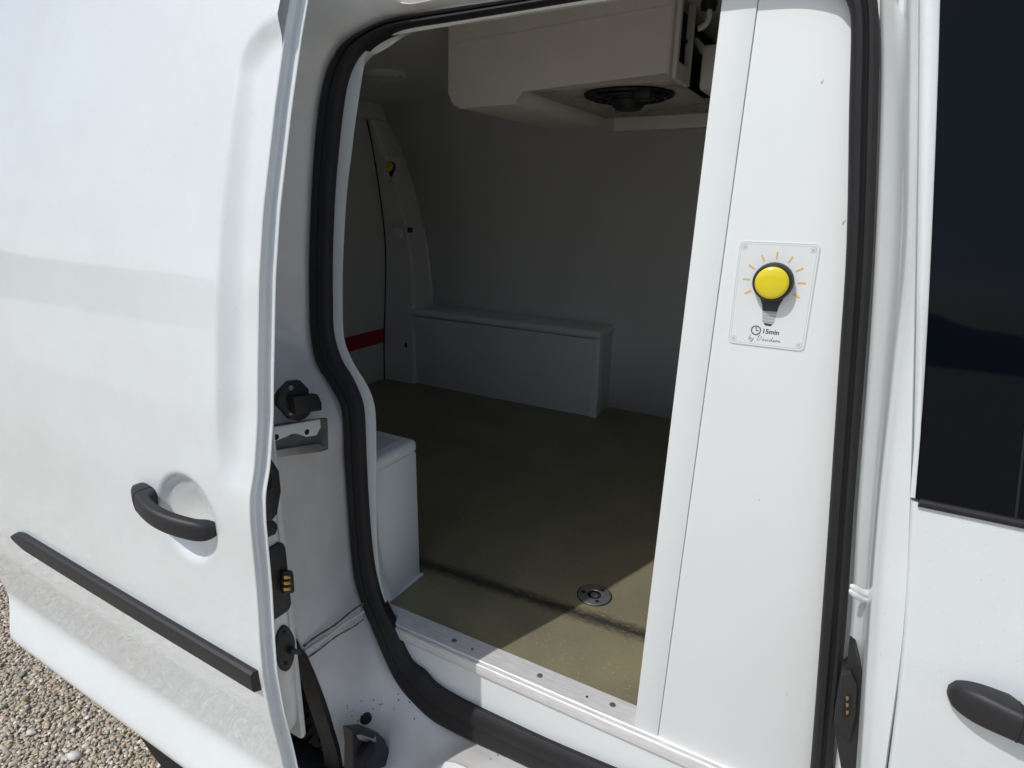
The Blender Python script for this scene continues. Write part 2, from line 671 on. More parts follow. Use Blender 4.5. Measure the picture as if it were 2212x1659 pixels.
def build_reflection_hills():
    """unseen ring of low hills, added for the paint and glass to reflect"""
    n = 180
    rows = []
    for r, f in ((70, 0.0), (76, 0.55), (84, 0.9), (100, 1.0), (125, 0.6), (149, 0.0)):
        row = []
        for k in range(n):
            a = 2 * math.pi * k / n
            h = 7.5 + 2.4 * math.sin(3 * a + 1) + 2.0 * math.sin(7 * a + 2) + 1.2 * math.sin(19 * a) + random.uniform(-.7, .7)
            row.append(Vector((r * math.cos(a), r * math.sin(a), h * f - 0.004)))
        rows.append(row)
    m = mat('reflection_hills_green', (0.055, 0.075, 0.035), 0.9, var=0.5, vscale=0.35)
    o = loft('reflection_hills', rows, m, None, closed=True, angle=180)
    o['kind'] = 'structure'


build_reflection_hills()

# ------------------------------------------------------------------ the van
VAN = empty('delivery_van', (0, 0, 0), 'white refrigerated delivery van with its sliding side door pushed open', 'van')

# door seal: outer / inner outline of the rubber, station by station round the opening
SEAL = [((784, 1307), (826, 1307)), ((806, 1361), (851, 1358)), ((840, 1440), (884, 1428)), ((863, 1483), (915, 1453)), ((898, 1523), (940, 1480)),
        ((940, 1560), (985, 1508)), ((1018, 1600), (1062, 1546)), ((1106, 1640), (1150, 1588)), ((1200, 1685), (1245, 1630)), ((1400, 1775), (1440, 1712)),
        ((1600, 1862), (1640, 1795)), ((1735, 1900), (1712, 1822)), ((1790, 1840), (1738, 1780)), ((1800, 1640), (1752, 1634)), ((1826, 1373), (1772, 1373)),
        ((1844, 1106), (1791, 1106)), ((1868, 800), (1811, 800)), ((1886, 534), (1828, 534)), ((1897, 233), (1834, 233)), ((1899, 67), (1838, 67)),
        ((1892, -20), (1832, 14)), ((1868, -72), (1812, -22)), ((1820, -100), (1780, -46)), ((1700, -100), (1690, -60)), ((1500, -65), (1500, -40)),
        ((1300, -32), (1300, -10)), ((1106, 1), (1106, 22)), ((978, 20), (978, 43)), ((878, 35), (878, 59)), ((828, 46), (835, 73)), ((785, 66), (797, 93)),
        ((745, 92), (771, 119)), ((725, 118), (755, 148)), ((711, 145), (744, 182)), ((700, 180), (738, 215)), ((690, 235), (731, 270)), ((682, 310), (725, 330)),
        ((675, 415), (718, 415)), ((670, 540), (713, 540)), ((670, 650), (713, 650)), ((673, 725), (716, 722)), ((684, 782), (733, 778)), ((710, 826), (759, 822)),
        ((734, 868), (779, 872)), ((742, 905), (784, 918)), ((745, 985), (787, 995)), ((751, 1072), (791, 1075)), ((759, 1181), (799, 1178)), ((767, 1249), (809, 1246))]
YS = -0.045


def build_seal():
    O = catmull([at(*a, Y=YS) for a, b in SEAL], 5, True)
    I = catmull([at(*b, Y=YS) for a, b in SEAL], 5, True)
    prof = [(0.14, 0.022), (0.03, 0.008), (0.0, 0.0), (0.07, -0.005), (0.2, -0.0085), (0.34, -0.0078), (0.41, -0.004), (0.48, -0.0045), (0.58, -0.0085),
            (0.78, -0.009), (0.92, -0.006), (1.0, 0.0), (0.98, 0.006), (0.86, 0.022)]
    curves = []
    for t, dy in prof:
        curves.append([lerp(a, b, t) + Vector((0, dy, 0)) for a, b in zip(O, I)])
    loft('door_seal', curves, RUBBER, VAN, closed=True, angle=45)


build_seal()

# rear door jamb, sill and lintel: from the seal outwards (J: second outline with its own real depth)
JAM = [((1600, 1862), (1590, 1925), 'Y', -.115), ((1400, 1775), (1385, 1850), 'Y', -.115), ((1200, 1685), (1165, 1748), 'Y', -.115), ((1106, 1640), (1065, 1698), 'Y', -.112),
       ((1018, 1600), (962, 1648), 'Y', -.108), ((940, 1560), (880, 1712), 'Y', -.120), ((898, 1523), (820, 1750), 'Y', -.135), ((863, 1483), (765, 1730), 'X', -.700),
       ((840, 1440), (728, 1600), 'X', -.711), ((806, 1361), (690, 1480), 'X', -.715), ((784, 1307), (652, 1400), 'X', -.717), ((767, 1249), (618, 1300), 'X', -.72),
       ((759, 1181), (598, 1200), 'X', -.722), ((751, 1072), (588, 1085), 'X', -.725), ((745, 985), (580, 990), 'X', -.728), ((742, 905), (574, 905), 'X', -.735),
       ((710, 826), (566, 826), 'Y', -.160), ((684, 782), (560, 770), 'Y', -.140), ((673, 725), (552, 712), 'Y', -.125), ((670, 650), (550, 640), 'Y', -.118),
       ((670, 540), (555, 530), 'Y', -.114), ((675, 415), (562, 400), 'Y', -.111), ((682, 310), (572, 290), 'Y', -.108), ((690, 235), (582, 200), 'Y', -.106),
       ((700, 180), (594, 130), 'Y', -.104), ((711, 145), (602, 60), 'Y', -.102), ((725, 118), (625, -40), 'Y', -.098), ((745, 92), (682, -85), 'Y', -.088),
       ((785, 66), (748, -85), 'Y', -.078), ((828, 46), (802, -60), 'Y', -.067), ((878, 35), (868, 5), 'Y', -.065), ((978, 20), (970, -9), 'Y', -.062),
       ((1106, 1), (1100, -28), 'Y', -.062), ((1300, -32), (1297, -60), 'Y', -.062), ((1500, -65), (1500, -95), 'Y', -.062), ((1700, -100), (1715, -130), 'Y', -.062)]


def build_jamb():
    O = [at(*a, Y=YS + 0.004) for a, j, k, v in JAM]
    J = [at(*j, **{k: v}) for a, j, k, v in JAM]
    Oc, Jc = catmull(O, 5), catmull(J, 5)
    n = len(Oc)
    curves = []
    cols = [(-0.10, 0.02), (0.0, 0.0), (0.10, -0.003), (0.25, 0.0), (0.45, 0.002), (0.65, 0.001), (0.82, -0.001), (0.93, -0.001), (1.0, 0.002)]
    for t, dy in cols:
        row = []
        for a, b in zip(Oc, Jc):
            p = lerp(a, b, t) + Vector((0, dy, 0))
            w = sstep(1.57, 1.63, a.z) * sstep(-.55, -.63, a.x)
            if t > 0:
                p.y = lerp(p.y, lerp(a.y, b.y, 1 - (1 - t) ** 4), w)
            row.append(p)
        curves.append(row)
    # outer shell beyond: rear quarter / roof rail / sill face
    K1, K2, K3 = [], [], []
    for p in Jc:
        zz = p.z
        if (zz < 0.50 and p.x > -0.70) or (zz < 0.8 and p.x > -0.6):         # sill face drops down
            K1.append(p + Vector((0, -0.010, -0.012)))
            K2.append(p + Vector((0, -0.014, -0.05)))
            K3.append(p + Vector((0, 0.01, -0.16)))
        elif zz < 0.70:                        # edge of the wheel arch
            K1.append(p + Vector((-0.002, 0, 0)))
            K2.append(p + Vector((-0.004, 0.001, 0)))
            K3.append(p + Vector((-0.006, 0.006, 0)))
        elif zz < 1.60:
            K1.append(p + Vector((-0.012, -0.004, 0)))
            K2.append(p + Vector((-0.05, -0.006, 0)))
            K3.append(Vector((-2.30, p.y - 0.004, zz)))
        else:                                  # roof rail
            w = sstep(-0.55, -0.75, p.x)
            K1.append(p + Vector((-0.01 * w, -0.003 * (1 - w), 0.010 * (1 - w))))
            K2.append(p + Vector((-0.05 * w, 0.004 * (1 - w), 0.035)))
            K3.append(p + Vector((-1.5 * w, 0.05, 0.10)))
    curves += [K1, K2, K3]
    loft('body_side', curves, JAMB, VAN, thick=0.0015, angle=50)
    # roof skin
    e0 = [Vector((x, interp(x, [-2.3, -0.8, -.3, 0.9], [-.03, -.03, -.03, -.03]), 1.80)) for x in (-2.3, -1.0, -0.5, 0.0, 0.9)]
    rows = [e0]
    for y, z in [(0.10, 1.86), (0.35, 1.90), (0.72, 1.915), (1.10, 1.90), (1.36, 1.86), (1.50, 1.78), (1.60, 1.5), (1.66, 1.1), (1.67, 0.5)]:
        rows.append([Vector((p.x, y, z)) for p in e0])
    loft('roof', rows, PAINT, VAN, thick=0.002)


build_jamb()


def build_jamb_parts():
    Q = lambda x, y: (553 + .3611 * x, 783.4 + .3611 * y)
    # rubber guide block with a nose
    pl = [at(*Q(*p), X=-.712) for p in [(180, 108), (240, 100), (290, 150), (300, 300), (270, 330), (230, 345), (185, 335), (110, 250), (105, 200), (125, 165)]]
    g = prism('guide_block', pl, (0.010, 0, 0), PLASTIC, VAN, 0.002)
    nose = [at(*Q(*p), X=-.702) for p in [(185, 195), (335, 182), (356, 228), (358, 278), (200, 300)]]
    prism('nose', nose, (0.014, 0, 0), PLASTIC, g, 0.002)
    for q in ((205, 150), (205, 300)):
        lathe('screw', [(0.0, .0030), (0.0035, .0026), (0.0042, .0)], at(*Q(*q), X=-.7025), (1, 0, 0), STEEL, g, 12)
    # slot slab, recess shade put into its dark grey, with a steel bracket
    sl = [at(*Q(*p), X=-.7215) for p in [(95, 372), (408, 328), (413, 512), (362, 528), (95, 560)]]
    s = prism('slot_shade', sl, (0.0075, 0, 0), mat('slot_shade_grey', (0.16, 0.16, 0.165), 0.7, var=0.5, vscale=40), VAN)
    br = [at(*Q(*p), X=-.712) for p in [(95, 385), (374, 338), (378, 385), (352, 432), (292, 442), (255, 428), (232, 417), (205, 418), (175, 440), (95, 470)]]
    prism('bracket', br, (0.004, 0, 0), JAMB, s, 0.001)
    for hx, hy in ((305, 415), (122, 446)):
        c = at(*Q(hx, hy), X=-.7078)
        lathe('screw_hole', [(0.0, .0006), (0.0042, .0006), (0.0046, 0)], c, (1, 0, 0), HOLE, s, seg=14)
    lip = [at(*Q(*p), X=-.713) for p in [(110, 520), (355, 480), (412, 505), (362, 530), (110, 562)]]
    prism('slot_lip', lip, (0.005, 0, 0), STEEL, s, 0.001)
    # seam with sealer bead and grime
    for dz, r, m in ((0.0, 0.0022, GREYMARK), (-0.012, 0.0035, JAMB), (-0.026, 0.0016, GREYMARK)):
        pts = []
        for k in range(15):
            t = k / 14
            p = lerp(at(783, 1303 - dz * 1300, X=-.716), at(655, 1396 - dz * 1100, X=-.716), t)
            pts.append(p + Vector((0.0015 + 0.0008 * math.sin(7 * t), 0, 0.002 * math.sin(9 * t + dz * 100))))
        tube('body_seam', pts, [r * (0.5 + 0.5 * abs(math.sin(5 * i + 1))) for i in range(15)], m, VAN, 6)
    # wheel-arch rubber edge, liner and rear wheel
    st = [((640, 1388), (662, 1412)), ((658, 1440), (683, 1460)), ((678, 1515), (708, 1527)), ((696, 1570), (722, 1575)), ((713, 1627), (735, 1620)), ((722, 1700), (745, 1690))]
    a = catmull([at(*p, X=-.722) for p, q in st], 4)
    b = catmull([at(*q, X=-.710) for p, q in st], 4)
    mid = [lerp(p, q, .5) + Vector((0.010, -0.004, 0)) for p, q in zip(a, b)]
    loft('wheel_arch_seal', [[p + Vector((-.02, 0, 0)) for p in a], a, mid, b, [p + Vector((-.02, .01, 0)) for p in b]], RUBBER, VAN)
    box('wheel_arch_liner', (-1.62, -0.80, -0.02, 0.0, 0.30, 0.90), HOLE, VAN)
    box('underbody', (-2.2, 0.9, 0.02, 1.5, 0.22, 0.56), HOLE, VAN, 0.02)
    # tyre
    c = Vector((-1.17, -0.085, 0.318))
    w = lathe('rear_wheel', [(0.19, -.085), (0.22, -.10), (0.285, -.105), (0.305, -.092), (0.313, -.07), (0.313, .07), (0.305, .092), (0.285, .105), (0.20, .10), (0.19, .085)], c, (0, 1, 0), TYRE, VAN, 64)
    bm = bmesh.new()
    for k in range(72):
        for sgn in (-1, 1):
            a0 = 2 * math.pi * k / 72
            r = Vector((math.cos(a0), 0, math.sin(a0)))
            t = Vector((-math.sin(a0), 0, math.cos(a0)))
            q = c + r * 0.313
            y = sgn * 0.045
            pts = [q + t * (-.009 + sgn * 0) + Vector((0, y - .036, 0)), q + t * .008 + Vector((0, y - .036, 0)), q + t * .016 + Vector((0, y + .034, 0)), q + t * (-.001) + Vector((0, y + .034, 0))]
            add_prism(bm, pts, r * .006)
    link_bm('tread', bm, TYRE, w)
    lathe('rim', [(0.0, -.06), (0.05, -.07), (0.06, -.05), (0.17, -.045), (0.19, -.075), (0.195, -.085), (0.195, .02)], c, (0, 1, 0), STEEL, w, 40)
    # round plug and roller carriage at the foot of the jamb
    pc = at(790, 1552, X=-.690)
    lathe('rubber_plug', [(0.011, -.006), (0.0118, .001), (0.010, .004), (0.0, .005)], pc, (0.7, -0.6, 0.25), PLASTIC, VAN, 20)
    Q8 = lambda x, y: (553 + .25 * x, 1290 + .25 * y)
    pl = [at(*Q8(*p), X=-.668) for p in [(750, 1110), (880, 1095), (1000, 1140), (1040, 1190), (1100, 1300), (1080, 1420), (900, 1480), (760, 1470), (765, 1250)]]
    rc = prism('roller_carriage', pl, (0.02, 0, 0), PLASTIC, VAN, 0.004)
    pl = [at(*Q8(*p), X=-.646) for p in [(860, 1185), (900, 1182), (1010, 1220), (1025, 1190), (1030, 1240), (980, 1258), (880, 1225)]]
    prism('steel_catch', pl, (0.003, 0, 0), STEEL, rc, 0.0005)
    lathe('roller', [(0.0, -.004), (0.016, -.004), (0.018, 0), (0.018, .012), (0.014, .015), (0, .015)], at(*Q8(935, 1320), X=-.648), (1, 0, 0), TYRE, rc, 24)
    box('lower_arm', (-0.90, -0.655, -0.19, -0.14, 0.325, 0.355), PLASTIC, rc, 0.004)
    # lower sliding track below the sill
    box('lower_track', (-0.70, 0.35, -0.175, -0.128, 0.305, 0.322), PLASTIC, VAN, 0.003)
    box('track_rail', (-0.70, 0.35, -0.190, -0.1755, 0.300, 0.335), STEEL, VAN, 0.003)


build_jamb_parts()


# ------------------------------------------------------------------ sliding door
ZE = [0.40, 0.45, 0.462, 0.478, 0.492, 0.503, 0.560, 0.572, 0.62, 0.70, 0.77, 0.82, 0.903, 1.003, 1.038, 1.07, 1.135, 1.182, 1.307, 1.387, 1.504, 1.585, 1.66, 1.81]
YE = [-.315, -.324, -.336, -.356, -.366, -.366, -.339, -.337, -.341, -.350, -.354, -.352, -.347, -.3445, -.3410, -.330, -.317, -.311, -.293, -.277, -.246, -.222, -.196, -.130]
YM = [-.315, -.324, -.336, -.356, -.366, -.366, -.339, -.337, -.341, -.350, -.354, -.352, -.347, -.3435, -.3415, -.339, -.334, -.327, -.308, -.291, -.260, -.236, -.208, -.140]


def smooth_profile(zs, ys):
    zz = np.linspace(zs[0], zs[-1], 1000)
    yy = np.interp(zz, zs, ys)
    k = np.exp(-0.5 * (np.arange(-12, 13) / 5.0) ** 2)
    k /= k.sum()
    yp = np.convolve(np.pad(yy, 12, mode='edge'), k, mode='valid')
    return zz, yp


_ze, _ye = smooth_profile(ZE, YE)
_zm, _ym = smooth_profile(ZE, YM)
BOWL = Vector((-0.758, 0, 0.971))


def door_y(x, z):
    e = float(np.interp(z, _ze, _ye))
    m = float(np.interp(z, _zm, _ym))
    # recessed border along the front edge, between belt line and 1.61 m, rounded at its upper corner
    dx = x - (-0.668)
    dz = 1.590 - z
    r = 0.05
    qx, qz = r - dx, r - dz
    if qx > 0 and qz > 0:
        d = r - math.hypot(qx, qz)
    else:
        d = min(dx, dz)
    k = min(1.0, max(0.0, (d + 0.010) / 0.034))
    w = sstep(0, 1, k) * 0.35 + (1 - (1 - k) ** 2) * 0.65
    y = lerp(m, e, w)
    # gentle bow along the length
    y += 0.012 * max(0.0, (-0.8 - x)) ** 2
    # the raised lower crease fades out towards the wheel arch
    # hand bowl behind the handle
    rr = math.hypot((x - BOWL.x) / 0.066, (z - BOWL.z) / 0.066)
    y += (0.010 * (1 - sstep(0.80, 1.0, rr)) + 0.014 * (1 - sstep(0.1, 0.95, rr))) if rr < 1 else 0.0
    return y


XF = -0.622


def door_xrear(z):
    return interp(z, [0.450, 0.457, 0.468, 0.49, 0.52, 0.58, 0.68, 0.85, 1.3, 1.62, 1.74], [-1.27, -1.34, -1.385, -1.42, -1.442, -1.48, -1.52, -1.54, -1.48, -1.43, -1.40])


def build_sliding_door():
    NU, NV = 200, 230
    zb, zt = 0.45, 1.80
    verts, faces = [], []
    us = [1 - (1 - i / NU) ** 1.0 for i in range(NU + 1)]
    for j in range(NV + 1):
        v = j / NV
        z0 = zb + (zt - zb) * v
        for i in range(NU + 1):
            u = us[i]
            x = lerp(door_xrear(z0), XF, u)
            # top edge drops at the rear corner
            zt2 = zt
            R_ = 0.22
            k = min(R_, max(0.0, R_ - (x - (-1.415))))
            zt2 = zt - (R_ - math.sqrt(max(0.0, R_ * R_ - k * k)))
            z = zb + (zt2 - zb) * v
            verts.append(Vector((x, door_y(x, z), z)))
    n = NU + 1
    for j in range(NV):
        for i in range(NU):
            faces.append((j * n + i, j * n + i + 1, (j + 1) * n + i + 1, (j + 1) * n + i))
    door = link_mesh('sliding_door', verts, faces, PAINT, VAN, angle=60)
    door['label'] = 'white sliding door pushed back towards the rear'
    # folded edge at the front
    zs = [zb + (zt - zb) * k / 160 for k in range(161)]
    prof = [(0.0, 0.0), (0.0012, 0.0008), (0.0018, 0.003), (0.0018, 0.009), (0.0010, 0.0103), (0.0008, 0.0140), (0.0016, 0.0152), (0.0108, 0.0154), (0.0116, 0.0163), (0.0108, 0.0172), (0.003, 0.0185), (-0.02, 0.024)]
    curves = [[Vector((XF + dx, float(np.interp(z, _ze, _ye)) + dy, z)) for z in zs] for dx, dy in prof]
    loft('door_edge', curves, PAINT, door, angle=28)
    # inner shell: its front face is seen beyond the folded edge
    RB = [(560, 500), (568, 700), (578, 850), (593, 928), (602, 1036), (607, 1145), (621, 1253), (632, 1361), (640, 1425), (647, 1535), (638, 1566), (616, 1592)]
    pr = [at(*p, X=-.632) for p in RB]
    rows = []
    pts = catmull(pr, 5)
    for p in pts:
        y0 = float(np.interp(p.z, _ze, _ye)) + 0.018
        y1 = max(p.y, y0 + 0.006)
        rows.append([Vector((-1.40, y1 + 0.02, p.z)), Vector((-0.642, y1, p.z)), Vector((-0.635, y1 - .003, p.z)), Vector((-0.632, y1 - .008 if y1 - y0 > .012 else y1 - .004, p.z)), Vector((-0.632, y0, p.z))])
    rows.append([Vector((v.x, v.y - 0.002, v.z - 0.02)) + Vector((-0.02, 0, 0)) for v in rows[-1]])
    loft('inner_shell', rows, JAMB, door, thick=0.002)
    # back lining of the door
    box('door_lining', (-1.38, -0.67, -0.265, -0.252, 0.55, 1.20), PANEL, door, 0.006)
    Q5 = lambda x, y: (230.4 + .25 * x, 967.8 + .25 * y)
    V = Vector((0.006, 0, 0))
    hexa = [at(*Q5(*p), X=-0.6315) for p in [(1355, 60), (1385, 65), (1465, 190), (1483, 360), (1450, 560), (1400, 622), (1340, 632), (1300, 500), (1300, 200)]]
    h = prism('lock_plate', hexa, V, PLASTIC, door, 0.0015)
    inner = [at(*Q5(*p), X=-0.6250) for p in [(1390, 240), (1420, 230), (1425, 330), (1395, 370)]]
    prism('latch_slot', inner, (0.001, 0, 0), HOLE, h)
    ov = [at(*Q5(*p), X=-0.6315) for p in [(1330, 640), (1430, 625), (1455, 650), (1460, 690), (1440, 738), (1370, 770), (1330, 780)]]
    prism('blanking_plug', ov, V * .8, PLASTIC, door, 0.0015)
    cb = [at(*Q5(*p), X=-0.6315) for p in [(1330, 900), (1375, 872), (1470, 812), (1505, 815), (1525, 850), (1575, 1330), (1560, 1375), (1535, 1405), (1420, 1482), (1330, 1500)]]
    c = prism('contact_block', cb, V, PLASTIC, door, 0.002)
    fr = [at(*Q5(*p), X=-0.6250) for p in [(1500, 1060), (1580, 1052), (1590, 1075), (1600, 1225), (1585, 1245), (1510, 1245)]]
    prism('contact_holder', fr, (0.006, 0, 0), PLASTIC, c, 0.001)
    for yy in (1112, 1163, 1214):
        b = [at(*Q5(*p), X=-0.6185) for p in [(1512, yy - 12), (1572, yy - 18), (1575, yy + 10), (1518, yy + 18)]]
        prism('brass_contact', b, (0.004, 0, 0), BRASS, c, 0.001)
    Q8 = lambda x, y: (553 + .25 * x, 1290 + .25 * y)
    op = catmull([at(*Q8(*p), X=-0.6315) for p in [(235, 235), (288, 290), (318, 390), (300, 560), (250, 632), (195, 605), (165, 480), (160, 400), (178, 300)]], 4, True)
    o = prism('buffer_plate', op, V * .8, PLASTIC, door, 0.0015)
    peg = [at(*Q8(*p), X=-0.6260) for p in [(270, 430), (340, 440), (355, 450), (352, 472), (270, 480)]]
    prism('peg', peg, (0.010, 0, 0), PLASTIC, o, 0.001)
    for q in ((245, 305), (258, 570)):
        lathe('screw', [(0, .0012), (0.0028, .001), (0.003, 0)], at(*Q8(*q), X=-0.6265), (1, 0, 0), HOLE, o, 10)
    # trim strip
    a, b = at(22, 1152, Y=-.335), at(562, 1476, Y=-.345)
    zc = 0.768
    rows = []
    N = 60
    h = 0.0170
    x0, x1 = -1.308, -0.632
    for k in range(N + 1):
        t = k / N
        x = lerp(x0, x1, t)
        hh = h * min(1, (0.10 + 0.90 * math.sqrt(min(1, t / 0.06)))) if t < .06 else h
        z = zc - 0.012 * 0 + lerp(0.012, -0.006, t)
        row = []
        for f, dy in [(1.0, 0.002), (1.0, -0.006), (0.86, -0.0098), (0.5, -0.0108), (-.6, -0.0108), (-0.9, -0.009), (-1.0, -0.005), (-1.0, 0.002)]:
            zz = z + f * hh
            row.append(Vector((x, door_y(x, zz) + dy, zz)))
        rows.append(row)
    end = [Vector((v.x + 0.004, door_y(x1, v.z) + 0.001, v.z)) for v in rows[-1]]
    rows.append(end)
    loft('trim_strip', rows, PLASTIC, door, angle=30)
    build_handle('door_handle', door, -0.864, -0.695, 0.980, door_y)


def build_handle(name, parent, xa, xb, zc, surf, flip=False):
    """bar handle: xa end carries the separate cap, xb end the pivot"""
    NS, NR = 48, 20
    rows = []
    L = xb - xa
    for k in range(NS + 1):
        t = k / NS
        x = lerp(xa, xb, t)
        s = min(t, 1 - t)
        endf = math.sqrt(max(0.0, 1 - (1 - min(1, s / 0.15)) ** 2))
        out = 0.010 + 0.021 * math.sin(math.pi * min(1.0, t * 1.02)) ** 0.9     # centre line stands off the skin
        th = lerp(0.003, 0.0095, endf)                          # half depth
        hh = lerp(0.004, lerp(0.0185, 0.0150, min(1, t / .35)), endf)
        base = surf(lerp(xa, xb, 0.5) - 0.0, zc + 0.085)
        z = zc + (lerp(0.008, -0.012, t) if not flip else 0.0)
        row = []
        back = max(sstep(.30, .20, t), sstep(.84, .96, t))   # ends run back to the door
        for q in range(NR):
            a = 2 * math.pi * q / NR
            ca, sa = math.cos(a), math.sin(a)
            ca = math.copysign(abs(ca) ** .7, ca)
            sa = math.copysign(abs(sa) ** .7, sa)
            yy = base - out + th * ca
            if ca > 0:
                yy += ca * back * (out - 0.004)
            row.append(Vector((x, yy, z + hh * sa)))
        rows.append(row)
    verts = [p for r in rows for p in r]
    faces = []
    for k in range(NS):
        for q in range(NR):
            faces.append((k * NR + q, k * NR + (q + 1) % NR, (k + 1) * NR + (q + 1) % NR, (k + 1) * NR + q))
    faces.append(tuple(range(NR))[::-1])
    faces.append(tuple(NS * NR + q for q in range(NR)))
    h = link_mesh(name, verts, faces, PLASTIC, parent, angle=50)
    # seam of the end cap: thin dark ring
    k = int(NS * (0.20 if not flip else 0.26))
    ring = []
    c = sum((p for p in rows[k]), Vector()) / NR
    for p in rows[k]:
        ring.append(c + (p - c) * 1.004)
    tube('cap_seam', ring, 0.0006, HOLE, h if parent.parent is None else h, 5, closed=True)
    return h


build_sliding_door()


# ------------------------------------------------------------------ cargo space
def build_interior():
    box('load_floor', (-1.80, 0.20, 0.003, 1.45, 0.570, 0.620), FLOOR, VAN)
    # far wall, leaning in towards the roof
    prof = [(1.425, 0.60), (1.425, 0.95), (1.42, 1.25), (1.40, 1.45), (1.36, 1.62), (1.30, 1.74), (1.26, 1.80)]
    rows = [[Vector((x, y, z)) for x in (-1.83, -1.2, -.6, 0.2)] for y, z in prof]
    loft('far_wall', rows, LINER, VAN, thick=0.02, off=1.0)
    box('ceiling', (-1.83, 0.20, -0.02, 1.40, 1.765, 1.80), LINER, VAN)
    box('bulkhead', (0.10, 0.14, 0.035, 1.45, 0.56, 1.79), LINER, VAN)
    # rear doors seen from inside
    rd = box('rear_door', (-1.84, -1.79, 0.66, 1.34, 0.60, 1.7015), LINER, VAN, 0.004)
    box('red_stripe', (-1.7899, -1.7885, 0.67, 1.30, 0.787, 0.850), RED, rd)
    rd2 = box('rear_door', (-1.84, -1.79, 0.05, 0.655, 0.60, 1.70), LINER, VAN, 0.004)
    box('red_stripe', (-1.7899, -1.7885, 0.06, 0.65, 0.787, 0.850), RED, rd2)
    box('rear_header', (-1.84, -1.76, 0.02, 1.42, 1.702, 1.766), LINER, VAN, 0.006)
    # rear side pillar panel with curved inner edge
    pz = [0.62, 0.80, 1.09, 1.266, 1.454, 1.60, 1.70]
    py = [1.243, 1.252, 1.282, 1.285, 1.262, 1.235, 1.21]
    xr = [-1.62, -1.622, -1.64, -1.665, -1.70, -1.735, -1.76]
    rows = []
    for z, y, x in zip(pz, py, xr):
        rows.append([Vector((-1.80, y + .012, z)), Vector((-1.786, y, z)), Vector((lerp(-1.786, x, .5), y, z)), Vector((x - .008, y, z)), Vector((x, y + .008, z)), Vector((x + .004, 1.43, z))])
    n = len(rows[0])
    cols = [catmull([r[i] for r in rows], 6) for i in range(n)]
    pp = loft('rear_pillar', cols, LINER, VAN)
    mold = [at(*p, Y=1.40) for p in [(864, 275), (876, 335), (890, 400), (903, 455), (915, 510), (924, 570), (930, 650)]]
    tube('corner_moulding', catmull([p + Vector((0.0, -0.0, 0)) for p in mold], 5), 0.014, PANEL, VAN, 8)
    gap = [Vector((-1.7885, y - .001, z)) for z, y in zip(pz, py)]
    tube('door_gap', catmull(gap, 5), 0.003, HOLE, VAN, 6)
    # far wheel box with corner trims
    fy = 1.262
    wb = box('far_wheel_box', (-1.66, -0.778, fy, 1.43, 0.61, 0.925), LINER, VAN, 0.004)
    box('cap', (-1.635, -0.770, fy - 0.008, 1.425, 0.922, 0.952), PANEL, wb, 0.012, 3)
    box('joint_gap', (-1.634, -0.7805, fy - 0.0012, fy + .002, 0.9198, 0.9216), HOLE, wb)
    box('corner_trim', (-0.800, -0.770, fy - 0.006, fy + 0.035, 0.618, 0.9215), PANEL, wb, 0.005)
    # small marks and screws on the pillar
    for q in ((886, 497), (880, 745)):
        p = at(*q, Y=1.26)
        box('catch', (p.x - .006, p.x + .006, p.y - .012, p.y + .01, p.z - .010, p.z + .010), PLASTIC, pp, 0.002)
    p = at(862, 503, Y=1.272)
    lathe('round_cap', [(0.027, .0), (0.027, .012), (0.022, .016), (0, .0165)], p, (0, -1, 0), STICKER, pp, 28)
    # near wheel box beside the opening
    nw = box('near_wheel_box', (-1.60, -0.722, -0.002, 0.120, 0.612, 0.910), PANEL, VAN, 0.003)
    box('cap', (-1.60, -0.7195, -0.004, 0.1225, 0.9085, 0.936), PANEL, nw, 0.010, 3)
    box('cap_inlay', (-1.55, -0.745, 0.015, 0.100, 0.9355, 0.9372), LINER, nw)
    tube('sealant_bead', [Vector((-0.7195, 0.002 + k * 0.0121, 0.6215 + 0.0006 * math.sin(k * 3))) for k in range(11)], 0.0042, LINER, nw, 6)
    # lining round the opening: face strip and the wall behind it
    ST = [((826, 1312), (836, 1318)), ((809, 1246), (822, 1250)), ((799, 1178), (815, 1180)), ((791, 1075), (813, 1075)), ((787, 995), (813, 995)), ((784, 918), (812, 915)),
          ((779, 872), (808, 872)), ((757, 822), (793, 832)), ((735, 780), (764, 785)), ((716, 722), (744, 735)), ((713, 650), (740, 660)), ((713, 540), (741, 560)),
          ((718, 415), (749, 420)), ((725, 330), (759, 335)), ((731, 270), (767, 270)), ((738, 215), (775, 215)), ((745, 180), (780, 180)), ((756, 148), (785, 148)),
          ((771, 119), (789, 117)), ((797, 93), (798, 92)), ((828, 74), (822, 80)), ((878, 59), (878, 71)), ((978, 43), (978, 54)), ((1106, 22), (1106, 32)), ((1300, -10), (1300, 2)), ((1500, -40), (1500, -28)), ((1690, -66), (1690, -56))]
    I = catmull([at(*a, Y=-.037) for a, b in ST], 4)
    B = catmull([at(*b, Y=-.034) for a, b in ST], 4)
    E0 = []
    for p in I:
        k = sstep(1.50, 1.64, p.z)
        E0.append(Vector((lerp(-1.80, p.x, k), -0.004, lerp(p.z, 1.80, k))))
    I2 = [lerp(b, i, 2.2) + Vector((0, 0.004, 0)) for i, b in zip(I, B)]
    Bb = [lerp(b, i, 1.25) + Vector((0, 0.030, 0)) for i, b in zip(I, B)]
    loft('opening_lining', [E0, I2, I, B, [lerp(b, i, .08) + Vector((0, .003, 0)) for i, b in zip(I, B)], Bb, [lerp(b, i, 2.4) + Vector((0, 0.036, 0)) for i, b in zip(I, B)]], PANEL, VAN, angle=30)
    box('near_wall', (-1.80, -0.93, 0.004, 0.03, 0.57, 1.79), LINER, VAN)
    # small chips on the lining edge
    # aluminium threshold
    bm = bmesh.new()
